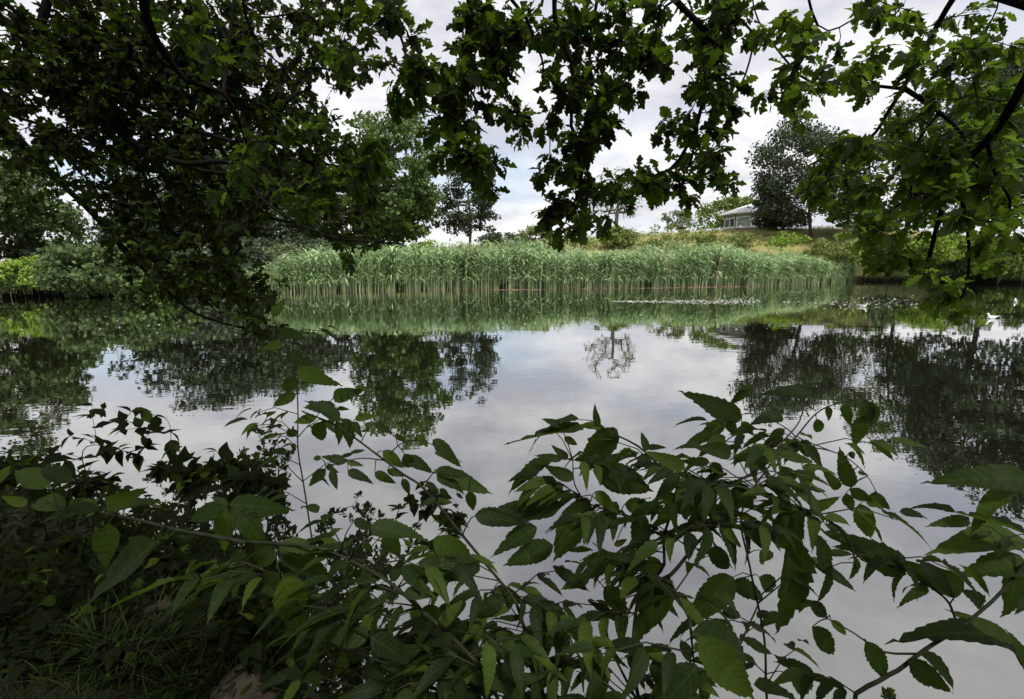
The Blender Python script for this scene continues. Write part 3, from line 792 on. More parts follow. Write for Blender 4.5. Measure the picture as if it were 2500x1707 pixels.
# ------------------------------------------------------------------ bandstand
def bandstand():
    Yb = 100.0
    c = at(*D(1702, 520), Yb); x0, y0 = c[0], c[1]
    zb = gz(x0, y0) - .2
    px_m = lambda d: d * 2500 / 2324 * Yb / F
    z_pl = at(*D(1702, 519), Yb)[2]; z_eave = at(*D(1702, 487), Yb)[2]; z_ap = at(*D(1702, 463), Yb)[2]
    R_eave = px_m(67); Rp = px_m(54); Rpl = px_m(58)
    root = empty('bandstand', (x0, y0, zb), 'octagonal white framed bandstand with grey metal roof on the ridge', 'bandstand')
    a0 = math.radians(-14)
    ang = [a0 + i * math.pi / 4 for i in range(8)]
    def ring(r, z): return [np.array([x0 + r * math.sin(a), y0 - r * math.cos(a), z]) for a in ang]
    # plinth
    a = Acc(); A = ring(Rpl, zb - .6); B = ring(Rpl, z_pl - .12)
    a.faces(np.array(A + B), [[i, (i + 1) % 8, 8 + (i + 1) % 8, 8 + i] for i in range(8)] + [list(range(8, 16))])
    a.build('plinth', 'plinth_stone', root, smooth=False)
    a = Acc(); A = ring(Rpl + .12, z_pl - .12); B = ring(Rpl + .12, z_pl)
    a.faces(np.array(A + B), [[i, (i + 1) % 8, 8 + (i + 1) % 8, 8 + i] for i in range(8)] + [list(range(8, 16)), list(range(8))[::-1]])
    a.build('coping', 'white_paint', root, smooth=False)
    # posts
    for p in ring(Rp, 0):
        a = Acc(); a.tube([[p[0], p[1], z_pl], [p[0], p[1], z_eave - .05]], [.10, .085], 8); a.build('post', 'dark_metal', root)
    # glazed screens with white frames between the posts
    z_sc = z_pl + (z_eave - z_pl) * .70
    PR = ring(Rp - .02, 0)
    for i in range(8):
        p, q = PR[i], PR[(i + 1) % 8]; d = q - p; ln = np.linalg.norm(d[:2]); rz = math.atan2(d[1], d[0]); m = (p + q) / 2; t = d / ln
        ir = np.array([x0 - m[0], y0 - m[1], 0]); ir /= np.linalg.norm(ir)
        scr = Acc(); zc = (z_pl + .1 + z_sc) / 2; hgt = z_sc - z_pl - .1
        scr.box((m[0], m[1], z_sc), (ln - .26, .16, .16), rz)
        scr.box((m[0], m[1], z_pl + .17), (ln - .26, .14, .13), rz)
        for s in (-1, 1): scr.box(m + t * s * (ln / 2 - .22) + np.array([0, 0, zc]), (.13, .15, hgt - .16), rz)
        scr.box((m[0], m[1], zc), (.09, .12, hgt - .16), rz)
        so = scr.build('screen_frame', 'white_paint', root, smooth=False)
        for s in (-1, 1):
            pn = Acc(); cc = m + t * s * (ln / 4 - .05); pn.box((cc[0], cc[1], zc), (ln / 2 - .37, .02, hgt - .3), rz)
            pn.build('pane', 'pane_glass', so, smooth=False)
        # arched valance under the eave
        va = Acc(); nseg = 12; ths = .05; top = z_eave - .06; Vv = []; Ff = []
        for k in range(nseg + 1):
            u_ = k / nseg * 2 - 1; zlow = top - .12 - .62 * (abs(u_) ** 2.4)
            pt = m + t * u_ * (ln / 2 - .10)
            for off in (0, ths):
                Vv.append([pt[0] + ir[0] * off, pt[1] + ir[1] * off, top]); Vv.append([pt[0] + ir[0] * off, pt[1] + ir[1] * off, zlow])
        for k in range(nseg):
            b = k * 4; Ff += [[b, b + 1, b + 5, b + 4], [b + 2, b + 6, b + 7, b + 3], [b + 1, b + 3, b + 7, b + 5]]
        va.faces(np.array(Vv), Ff); va.build('valance', 'timber_arch', root, smooth=False)
    # roof: eight sheets with standing seams
    E1 = ring(R_eave, z_eave); E0 = ring(R_eave, z_eave - .16); ap = np.array([x0, y0, z_ap])
    for i in range(8):
        p, q = E1[i], E1[(i + 1) % 8]; a = Acc()
        pa = ap + (p - ap) * .05; qa = ap + (q - ap) * .05
        dn = np.array([0, 0, -.10])
        a.faces(np.array([p, q, qa, pa, p + dn, q + dn, qa + dn, pa + dn]), [[0, 1, 2, 3], [7, 6, 5, 4], [0, 4, 5, 1]])
        sheet = a.build('roof_panel', 'roof_metal', root, smooth=False)
        s_ = Acc()
        for k in range(1, 6):
            f_ = k / 6; lo = p + (q - p) * f_; hi = ap + (lo - ap) * (.08 + .5 * abs(f_ - .5) * 1.2)
            s_.tube([lo + [0, 0, .03], hi + [0, 0, .03]], .035, 4)
        s_.build('seam', 'roof_metal', sheet, smooth=False)
        s2 = Acc(); s2.tube([p + [0, 0, .04], pa + [0, 0, .04]], .06, 6); s2.build('hip_ridge', 'white_paint', root)
        g = Acc(); m = (E0[i] + E0[(i + 1) % 8]) / 2; d = E0[(i + 1) % 8] - E0[i]; ir = np.array([x0 - m[0], y0 - m[1], 0]); ir /= np.linalg.norm(ir)
        g.box(m + ir * .10 + [0, 0, .04], (np.linalg.norm(d) - .12, .08, .16), math.atan2(d[1], d[0])); g.build('fascia', 'white_paint', root, smooth=False)
    a = Acc(); a.tube([ap - [0, 0, .1], ap + [0, 0, .15], ap + [0, 0, .35]], [.32, .16, .02], 8); a.build('finial', 'roof_metal', root)
bandstand()

# ------------------------------------------------------------------ gulls on the water
def gull(px, py, heading, label):
    p = on_z(px, py); x, y = p[0], p[1]; S = 0.40
    root = empty('gull', (x, y, 0), label, 'bird', 'gulls swimming on the pond')
    ca, sa = math.cos(heading), math.sin(heading)
    def Wd(v):
        v = np.asarray(v, float) * S
        return np.stack([x + v[:, 0] * ca - v[:, 1] * sa, y + v[:, 0] * sa + v[:, 1] * ca, v[:, 2]], 1)
    # one continuous body: tail - belly - breast - neck - head
    sec = [(-.62, .20, .02, .015), (-.45, .17, .07, .04), (-.25, .13, .13, .10), (0, .11, .17, .14), (.20, .12, .16, .14), (.33, .19, .115, .11), (.40, .29, .075, .08),
           (.43, .38, .070, .07), (.46, .45, .075, .065), (.50, .47, .066, .055), (.55, .46, .040, .035), (.58, .455, .016, .016)]
    k = 12; V = []; a_ = np.arange(k) * 2 * math.pi / k
    cs = np.array([[s[0], s[1]] for s in sec]); tg = np.gradient(cs, axis=0); tg /= np.linalg.norm(tg, axis=1)[:, None]
    for (cx_, cz_, ry, rz), tt in zip(sec, tg):
        nx2, nz2 = -tt[1], tt[0]
        for a in a_: V.append((cx_ + nx2 * rz * math.sin(a), ry * math.cos(a), cz_ + nz2 * rz * math.sin(a)))
    Fc = [[i * k + j, i * k + (j + 1) % k, (i + 1) * k + (j + 1) % k, (i + 1) * k + j] for i in range(len(sec) - 1) for j in range(k)] + [list(range(k))[::-1], [(len(sec) - 1) * k + j for j in range(k)]]
    A = Acc(); A.faces(Wd(V), Fc); A.build('body', 'gull_white', root)
    for s in (-1, 1):
        A = Acc(); Vw = []; kk = 8
        for cx_, cz_, cy_, rl, rh in ((.24, .18, .15, .02, .03), (.12, .19, .165, .025, .08), (-.10, .19, .15, .025, .08), (-.35, .21, .10, .02, .05), (-.60, .24, .05, .015, .03)):
            for a in np.arange(kk) * 2 * math.pi / kk: Vw.append((cx_, s * (cy_ + rl * math.cos(a)), cz_ + rh * math.sin(a)))
        A.faces(Wd(Vw), [[i * kk + j, i * kk + (j + 1) % kk, (i + 1) * kk + (j + 1) % kk, (i + 1) * kk + j] for i in range(4) for j in range(kk)] + [list(range(kk)), [4 * kk + j for j in range(kk)]])
        w = A.build('wing', 'gull_grey', root)
        A = Acc(); A.tube(Wd([(-.58, s * .05, .24), (-.72, s * .03, .26), (-.84, s * .01, .275)]), [.016 * S * 1.2, .014 * S, .003], 6); A.build('wing_tip', 'gull_dark', w)
        A = Acc(); A.tube(Wd([(.505, s * .058, .485), (.505, s * .070, .485)]), [.014 * S, .010 * S], 6); A.build('eye', 'gull_dark', root)
    A = Acc(); A.tube(Wd([(.565, 0, .455), (.63, 0, .448), (.68, 0, .435)]), [.015 * S, .012 * S, .003 * S], 6); A.build('bill', 'gull_bill', root)
    A = Acc(); Vv = Wd([(-.58, -.05, .21), (-.58, .05, .21), (-.80, .06, .225), (-.80, -.06, .225), (-.58, -.05, .195), (-.58, .05, .195), (-.80, .06, .215), (-.80, -.06, .215)])
    A.faces(Vv, [[0, 1, 2, 3], [7, 6, 5, 4], [0, 3, 7, 4], [1, 5, 6, 2], [2, 6, 7, 3], [0, 4, 5, 1]]); A.build('tail', 'gull_white', root, smooth=False)
gull(2106, 750, math.radians(-75), 'white gull swimming among the pale flecks standing in for sky glints')
gull(2422, 778, math.radians(186), 'white gull with its raised tail pointing right, nearest of the gulls')
gull(2479, 738, math.radians(50), 'white gull at the right edge of the water, tail towards the viewer')

# ------------------------------------------------------------------ pale pads standing in for sky glints on ripples, and drifting leaf flecks
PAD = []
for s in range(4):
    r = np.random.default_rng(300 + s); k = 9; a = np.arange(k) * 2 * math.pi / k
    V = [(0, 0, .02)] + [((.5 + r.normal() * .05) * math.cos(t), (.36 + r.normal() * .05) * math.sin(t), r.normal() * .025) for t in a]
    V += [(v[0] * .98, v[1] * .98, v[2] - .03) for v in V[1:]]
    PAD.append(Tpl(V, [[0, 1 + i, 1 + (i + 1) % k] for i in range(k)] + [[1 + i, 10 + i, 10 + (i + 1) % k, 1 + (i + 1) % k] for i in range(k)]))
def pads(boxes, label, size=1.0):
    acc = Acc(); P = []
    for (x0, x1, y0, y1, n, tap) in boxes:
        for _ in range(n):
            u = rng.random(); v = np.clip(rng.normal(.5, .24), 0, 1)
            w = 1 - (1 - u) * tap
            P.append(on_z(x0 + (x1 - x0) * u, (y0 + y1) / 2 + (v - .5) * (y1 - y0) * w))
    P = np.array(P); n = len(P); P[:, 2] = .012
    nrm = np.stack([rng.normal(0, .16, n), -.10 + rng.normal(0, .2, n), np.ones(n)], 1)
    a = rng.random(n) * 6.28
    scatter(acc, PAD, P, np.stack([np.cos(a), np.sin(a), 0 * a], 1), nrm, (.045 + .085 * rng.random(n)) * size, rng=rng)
    o = acc.build('leaf_and_glint_flecks', 'leaf_and_glint', smooth=False)
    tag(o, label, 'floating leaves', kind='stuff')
pads([(1495, 1860, 727, 746, 800, .9)], 'long tapering patch of pale flecks standing in for sky glints in front of the reeds')
pads([(1905, 2240, 722, 757, 380, .2)], 'scattered patch of pale flecks standing in for sky glints around a gull')
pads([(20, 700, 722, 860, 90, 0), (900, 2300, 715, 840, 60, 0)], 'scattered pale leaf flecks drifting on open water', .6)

# ------------------------------------------------------------------ near oaks
def sample_ellipses(rng, ells, dens, unit):
    """ells: (cx, cy, rx, ry, Ymin, Ymax[, weight])"""
    out = []
    for e in ells:
        cx_, cy_, rx, ry, y0, y1 = e[:6]; w = e[6] if len(e) > 6 else 1.0
        Ym = (y0 + y1) / 2; ua = unit * (3.0 / Ym) ** 2
        n = max(1, int(w * dens * math.pi * rx * ry / ua + rng.random()))
        for _ in range(n):
            a = rng.random() * 6.283; r = math.sqrt(rng.random())
            out.append(at(cx_ + rx * r * math.cos(a), cy_ + ry * r * math.sin(a), y0 + (y1 - y0) * rng.random()))
    return np.array(out)

def oak(name, label, trunk, limbs, limb_r, tips_vis, tips_hid, rng, leaf_len, per, tpls, mat, r0, rmax, nparts=300, hid_scale=2.6, step=.12, hid_per=40):
    root = empty(name, tuple(trunk[0]), label, 'tree')
    sk = Skel(); sk.polyline(trunk, step=.35)
    marks = []
    for l, (ra, rb) in zip(limbs, limb_r):
        i0 = len(sk.P); sk.polyline(l, step=step); marks.append((i0, len(sk.P), ra, rb))
    nt = len(tips_vis); allt = np.concatenate([tips_vis, tips_hid]) if len(tips_hid) else tips_vis
    tips = sk.reach(allt, rng, step=step, sag=.10, wob=.05)
    R = sk.radii(r0, 2.35, rmax)
    for i0, i1, ra, rb in marks: R[i0:i1] = np.maximum(R[i0:i1], np.linspace(ra, rb, i1 - i0))
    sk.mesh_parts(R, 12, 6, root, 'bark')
    pos = []; xd = []; nd = []; ln = []; big = []
    for node, ti in tips:
        p = np.asarray(sk.P[node]); q = np.asarray(sk.P[sk.par[node]]); d = p - q; d = d / (np.linalg.norm(d) + 1e-9)
        hid = ti >= nt; m = (hid_per if hid else per) + rng.integers(-2, 3); sc = hid_scale if hid else 1.0
        for k in range(m):
            v = rng.normal(size=3); v -= (v @ d) * d * .2; v /= np.linalg.norm(v)
            x_ = d * (.25 + .5 * rng.random()) + v * .9 + np.array([0, 0, -.30])
            pos.append(p + v * rng.random() * leaf_len * .35 * sc - d * rng.random() * leaf_len * 1.1 * sc); xd.append(x_)
            nd.append(np.array([0, -0.15, .8]) + rng.normal(0, .55, 3)); ln.append(leaf_len * (.65 + .6 * rng.random()) * sc); big.append(not hid)
    pos = np.array(pos); xd = np.array(xd); nd = np.array(nd); ln = np.array(ln); big = np.array(big)
    px, py, f = proj(pos)
    inside = (px > 0) & (px < PW) & (py > 0) & (py < PH) & big & (f > .3)
    score = np.where(inside, ln / f, 0); idx = np.argsort(-score)[:nparts]; idx = idx[score[idx] > 0]
    mask = np.ones(len(pos), bool); mask[idx] = False
    # the leaves that show largest are objects of their own
    meshes = []
    for k, t in enumerate(tpls):
        a = Acc(); a.add(t.V, t.loops, t.cnt, 0.0, t.extra); me = a.mesh('oak_leaf_mesh'); me.materials.append(MAT[mat]); meshes.append(me)
    place_leaves(root, 'leaf', meshes, pos[idx], xd[idx], nd[idx], ln[idx], ln[idx], rng)
    a = Acc(); m1 = mask & big; m2 = mask & ~big
    scatter(a, OAK_MID if tpls is OAK else OAK_LO, pos[m1], xd[m1], nd[m1], ln[m1], rng=rng); scatter(a, CLUMP, pos[m2], xd[m2], nd[m2], ln[m2], rng=rng)
    o = a.build('foliage', mat, root); o['kind'] = 'stuff'
    return root

from mathutils import Matrix
def place_leaves(root, name, meshes, pos, x, n, sx, sy, rng, picks=None):
    X, Y, Z = frames(np.asarray(x, float), np.asarray(n, float))
    inv = parent_inv(root)
    for i in range(len(pos)):
        me = meshes[int(rng.integers(len(meshes))) if picks is None else picks[i]]
        o = bpy.data.objects.new(name, me)
        M = Matrix(((X[i, 0] * sx[i], Y[i, 0] * sy[i], Z[i, 0] * sx[i], pos[i, 0]), (X[i, 1] * sx[i], Y[i, 1] * sy[i], Z[i, 1] * sx[i], pos[i, 1]),
                    (X[i, 2] * sx[i], Y[i, 2] * sy[i], Z[i, 2] * sx[i], pos[i, 2]), (0, 0, 0, 1)))
        o.parent = root; o.matrix_parent_inverse = inv; o.matrix_basis = M
        C.objects.link(o)

r1 = lambda p: (p[0] * .4537, p[1] * .4537)                 # sketch frames -> picture pixels
r2 = lambda p: (850 + p[0] * .4537, p[1] * .4537)
r3 = lambda p: (1700 + p[0] * .504, p[1] * .504)
def poly(fr, pts, Y0, Y1):
    n = len(pts); return [at(*fr(p), Y0 + (Y1 - Y0) * i / max(1, n - 1)) for i, p in enumerate(pts)]
def shade_canopy(rng, n, c, rad, keep):  # unseen crown clusters, added out of view to shade the foreground
    out = []
    while len(out) < n:
        v = rng.normal(size=3); v /= np.linalg.norm(v); p = np.array(c) + v * np.array(rad) * rng.random() ** .4
        if keep(p): out.append(p)
    return np.array(out)
def out_of_view(p, m=150):
    px, py, f = proj(p)
    return p[1] < 0.3 or py < -m or px < -m or px > PW + m

rg = np.random.default_rng(101)
# --- the oak on the left, its dark limbs slope down to the right
A_LIMBS = [
 poly(r1, [(-250, 250), (0, 370), (250, 470), (450, 600), (650, 720), (850, 830), (1000, 880), (1200, 870), (1400, 910)], 7.0, 4.6),
 poly(r1, [(900, 850), (1100, 920), (1300, 950), (1420, 1080), (1600, 1200), (1800, 1280), (1980, 1300)], 5.6, 4.6),
 poly(r1, [(-150, -50), (0, 100), (300, 260), (480, 370), (620, 500), (900, 650), (1050, 700), (1250, 760)], 7.2, 5.4),
 poly(r1, [(290, -60), (430, 130), (560, 220), (700, 300), (850, 330), (1050, 420), (1250, 560)], 6.8, 5.4),
 poly(r1, [(-250, 450), (0, 640), (150, 800), (300, 960), (450, 1100), (600, 1260), (700, 1380), (850, 1520), (960, 1620), (1060, 1690), (1240, 1750), (1420, 1780)], 8.5, 6.2),
 poly(r1, [(300, 960), (480, 1040), (700, 1120), (860, 1200), (1000, 1290), (1150, 1300)], 7.8, 6.4),
 poly(r1, [(700, 1380), (850, 1400), (1000, 1420), (1200, 1400), (1300, 1330)], 7.2, 6.6),
 poly(r1, [(450, 600), (640, 640), (800, 660), (1000, 720)], 6.6, 6.0),
 poly(r1, [(650, 720), (720, 860), (800, 980), (860, 1100)], 6.4, 6.2),
 poly(r1, [(-100, 560), (120, 640), (320, 700), (480, 780)], 8.5, 7.6),
]
A_ELL = [(150, 90, 240, 130), (400, 90, 230, 130), (630, 80, 190, 120), (820, 60, 110, 90), (840, 160, 80, 60), (180, 260, 230, 110), (420, 270, 190, 100), (620, 240, 140, 90),
 (720, 300, 110, 70), (560, 370, 150, 60), (400, 400, 170, 60), (220, 400, 120, 50), (60, 360, 80, 60), (680, 480, 150, 55), (820, 520, 110, 60), (330, 570, 90, 70, 1.6), (500, 530, 130, 70, 1.5),
 (470, 620, 120, 55, 1.2), (430, 690, 90, 40, 1.2), (560, 670, 80, 50, 2.0), (590, 740, 80, 40, 1.7), (360, 640, 90, 50, .9), (500, 700, 90, 40, 1.0), (640, 700, 60, 50, .6), (640, 790, 60, 30, 1.2), (280, 470, 90, 50), (850, 600, 60, 30), (90, 470, 70, 30, .5), (780, 420, 130, 60), (910, 540, 90, 40, .7), (845, 655, 25, 30), (300, 180, 260, 110), (560, 180, 200, 110), (330, 340, 220, 80), (120, 180, 160, 110), (560, 450, 140, 60), (380, 480, 110, 50), (700, 420, 130, 50)]
A_ELL = [(e[0], e[1], e[2], e[3], 5.4, 8.2, e[4] if len(e) > 4 else 1.0) for e in A_ELL]
tv = sample_ellipses(rg, A_ELL, 3.3, 9000)
th = shade_canopy(rg, 260, (-9, 3, 7.5), (7, 6, 3.5), lambda p: out_of_view(p, 60) and p[2] > 3.5)
oak('oak_tree', 'oak at the left edge with long dark limbs sloping down over the water', [(-10.5, 5.5, gz(-10.5, 5.5) - .2), (-10.3, 5.6, 1.8), (-10.0, 5.8, 3.6), (-9.7, 5.9, 5.4), (-9.5, 6, 7.5)],
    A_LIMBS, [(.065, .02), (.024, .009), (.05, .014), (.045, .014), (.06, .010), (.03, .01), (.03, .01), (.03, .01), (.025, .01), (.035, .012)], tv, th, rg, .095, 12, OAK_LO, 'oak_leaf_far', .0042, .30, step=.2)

# --- the oak overhead: boughs hang down across the top of the picture
rg = np.random.default_rng(102)
B_LIMBS = [
 poly(r2, [(660, -420), (655, -120), (650, 0), (640, 200), (600, 450), (570, 650), (600, 800), (650, 920)], 2.7, 3.0),
 poly(r2, [(1090, -420), (1105, -120), (1110, 0), (1120, 150), (1200, 330), (1210, 500), (1200, 680), (1260, 810), (1250, 1000), (1180, 1180)], 2.6, 2.9),
 poly(r2, [(1700, -420), (1740, -120), (1760, 0), (1880, 120), (1960, 250), (1920, 500), (1870, 700), (1850, 850), (1800, 950)], 2.7, 3.0),
 poly(r2, [(760, -100), (760, 60), (760, 280), (830, 450), (900, 600)], 2.9, 3.1),
 poly(r2, [(870, -100), (880, 0), (960, 100), (1020, 260), (1050, 350), (1040, 480)], 2.8, 3.0),
 poly(r2, [(2060, -100), (2080, 0), (2100, 100), (2180, 180), (2160, 330), (2100, 480), (2000, 570)], 3.0, 3.2),
 poly(r2, [(150, -100), (190, 20), (260, 150), (300, 250), (320, 400)], 3.0, 3.3),
 poly(r2, [(1400, -200), (1340, 0), (1310, 200), (1300, 400), (1330, 560)], 3.0, 3.1),
 poly(r2, [(1870, 700), (1780, 860), (1680, 940), (1520, 960)], 3.0, 2.9),
 poly(r1, [(740, -200), (770, 0), (820, 180), (900, 300), (1000, 430), (1200, 500), (1280, 640), (1330, 780), (1360, 870)], 2.6, 3.4),
 poly(r1, [(1280, -100), (1330, 110), (1450, 300), (1640, 420)], 3.4, 4.0),
 poly(r1, [(1200, 500), (1420, 570), (1560, 720), (1700, 860), (1850, 900), (2000, 900)], 3.2, 3.3),
]
B_ELL = [(1000, 60, 60, 60), (985, 150, 80, 85), (1000, 236, 50, 35), (1230, 120, 60, 90), (1060, 190, 50, 50), (1400, 220, 50, 40), (1560, 140, 50, 50), (1170, 60, 110, 70), (1170, 170, 95, 120), (1140, 270, 85, 80), (1150, 400, 85, 50), (1180, 440, 60, 40), (1085, 320, 35, 45), (1255, 320, 35, 60),
 (1420, 320, 100, 45), (1400, 390, 75, 55), (1440, 465, 95, 50), (1390, 520, 55, 30), (1330, 445, 25, 30), (1430, 535, 70, 30), (1353, 575, 30, 22), (1310, 550, 25, 15),
 (1330, 40, 90, 50), (1320, 130, 60, 60), (1470, 50, 140, 70), (1480, 160, 95, 70), (1490, 255, 75, 50), (1560, 255, 30, 45), (1600, 60, 90, 60),
 (1720, 50, 100, 70), (1690, 140, 80, 60), (1755, 200, 80, 70), (1735, 300, 70, 55), (1640, 305, 30, 35), (1800, 270, 30, 45), (1710, 385, 60, 45), (1620, 425, 75, 38), (1755, 430, 45, 45), (1705, 490, 35, 22), (1575, 475, 60, 30), (1540, 440, 50, 30), (1830, 60, 50, 50, .6),
 (640, 380, 60, 50, .7), (760, 350, 80, 45), (820, 430, 110, 55), (900, 430, 90, 40), (870, 370, 70, 40), (930, 470, 70, 25), (740, 480, 90, 40), (430, 60, 60, 60, .6), (560, 130, 60, 60, .6), (700, 300, 60, 40, .6), (530, 500, 40, 25, .7), (620, 440, 50, 35, .8),
 (900, 50, 60, 50, .8), (830, 110, 60, 50, .6)]
B_ELL = [(e[0], e[1], e[2], e[3], 2.55, 3.35, (e[4] if len(e) > 4 else 1.0) * (1.35 if e[1] > 300 and e[0] > 1000 else .95)) for e in B_ELL]
tv = sample_ellipses(rg, B_ELL, 3.6, 7200)
th = shade_canopy(rg, 760, (-1.5, -2.2, 4.4), (8.0, 5.2, 2.4), lambda p: out_of_view(p, 200) and p[2] > 3.4 - 1.6 * (p[1] < -2.0) and p[1] < 1.2)
zz0 = gz(-2.2, -3.6)
oak('oak_tree', 'oak overhead whose leafy boughs hang down across the top middle', [(-2.2, -3.6, zz0 - .2), (-2.15, -3.5, 1.4), (-2.0, -3.2, 2.9), (-1.7, -2.6, 4.2), (-1.2, -1.6, 5.2), (-.6, -.2, 5.4), (0, 1.2, 4.9), (.3, 2.0, 4.4)],
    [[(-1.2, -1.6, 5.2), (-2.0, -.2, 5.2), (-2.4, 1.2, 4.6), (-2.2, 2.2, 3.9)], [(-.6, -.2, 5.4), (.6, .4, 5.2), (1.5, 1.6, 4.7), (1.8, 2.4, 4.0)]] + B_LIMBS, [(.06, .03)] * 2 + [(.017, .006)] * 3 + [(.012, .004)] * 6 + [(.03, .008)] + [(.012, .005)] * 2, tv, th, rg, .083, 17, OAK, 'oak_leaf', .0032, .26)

# --- the oak on the right
rg = np.random.default_rng(103)
C_LIMBS = [
 poly(r3, [(1400, -250), (1300, -80), (1240, 0), (1180, 100), (1100, 250), (1000, 430), (930, 540), (870, 640), (740, 760), (640, 860)], 3.0, 3.5),
 poly(r3, [(1010, 430), (1130, 510), (1220, 580), (1290, 660), (1340, 790)], 3.2, 3.3),
 poly(r3, [(1800, 100), (1700, 220), (1587, 400), (1500, 560), (1400, 690), (1300, 790), (1220, 920), (1170, 1080), (1130, 1240), (1090, 1380)], 2.5, 3.2),
 poly(r3, [(1225, 930), (1290, 990), (1320, 1180), (1310, 1380), (1260, 1480)], 2.9, 3.0),
 poly(r3, [(1210, 920), (1080, 930), (960, 1010), (860, 1120)], 3.0, 3.3),
 poly(r3, [(1410, 700), (1450, 850), (1520, 970), (1500, 1120)], 2.8, 3.0),
 poly(r3, [(1050, 720), (1040, 900), (1030, 1080), (1000, 1150)], 3.3, 3.5),
 poly(r3, [(600, -100), (560, 60), (640, 150), (820, 60)], 3.3, 3.5),
 poly(r3, [(990, 430), (800, 410), (560, 400), (440, 300), (300, 100), (260, -80)], 3.3, 3.7),
]
C_ELL = [(1925, 240, 70, 55), (1917, 285, 45, 25), (2000, 165, 95, 55), (1940, 75, 90, 65), (2120, 35, 100, 45), (2078, 216, 60, 35), (2185, 140, 70, 55), (2230, 90, 40, 60), (2305, 55, 50, 30, .6), (2420, 40, 50, 20, .7),
 (2050, 400, 65, 50), (2010, 465, 55, 50), (2100, 430, 65, 70), (2180, 330, 65, 50), (2255, 330, 75, 50), (2200, 470, 95, 60), (2130, 570, 75, 45), (2150, 640, 85, 38), (2270, 650, 65, 40), (2325, 725, 50, 35), (2310, 770, 35, 20),
 (2350, 580, 55, 45), (2235, 690, 45, 25), (2405, 440, 85, 70), (2460, 600, 40, 25), (2400, 310, 85, 45), (2455, 390, 50, 45), (2420, 200, 70, 70, .7), (2320, 420, 70, 60), (2300, 500, 70, 50), (2090, 510, 60, 50), (2440, 520, 60, 30), (2470, 660, 40, 30), (2110, 320, 50, 40), (2400, 130, 90, 60, .8), (2320, 230, 80, 60, .8), (2460, 260, 50, 60), (2240, 400, 80, 60), (2380, 380, 80, 50), (2350, 500, 80, 50)]
C_ELL = [(e[0], e[1], e[2], e[3], 2.7, 3.6, e[4] if len(e) > 4 else 1.0) for e in C_ELL]
tv = sample_ellipses(rg, C_ELL, 3.0, 7200)
th = shade_canopy(rg, 150, (6.0, -.6, 4.6), (4.5, 3.8, 2.4), lambda p: out_of_view(p, 200) and p[2] > 2.4 and p[1] < 1.8)
zz0 = gz(6.6, -1.2)
oak('oak_tree', 'oak at the right edge whose crooked bough droops nearly to the water', [(6.6, -1.2, zz0 - .2), (6.5, -1.1, 1.5), (6.3, -.7, 3.0), (5.7, .2, 4.2), (5.0, 1.2, 4.8), (4.2, 2.0, 4.9)],
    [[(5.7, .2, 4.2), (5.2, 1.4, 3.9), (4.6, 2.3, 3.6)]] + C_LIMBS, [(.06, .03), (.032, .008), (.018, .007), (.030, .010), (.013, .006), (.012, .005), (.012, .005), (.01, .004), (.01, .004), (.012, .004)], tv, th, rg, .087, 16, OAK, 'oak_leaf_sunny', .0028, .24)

# ------------------------------------------------------------------ elder shrubs in the foreground
q1 = lambda p: (p[0] * .477, 950 + p[1] * .477)
q2 = lambda p: (600 + p[0] * .5086, 900 + p[1] * .5086)
q3 = lambda p: (1200 + p[0] * .5086, 900 + p[1] * .5086)
q4 = lambda p: (1800 + p[0] * .5084, 900 + p[1] * .5084)
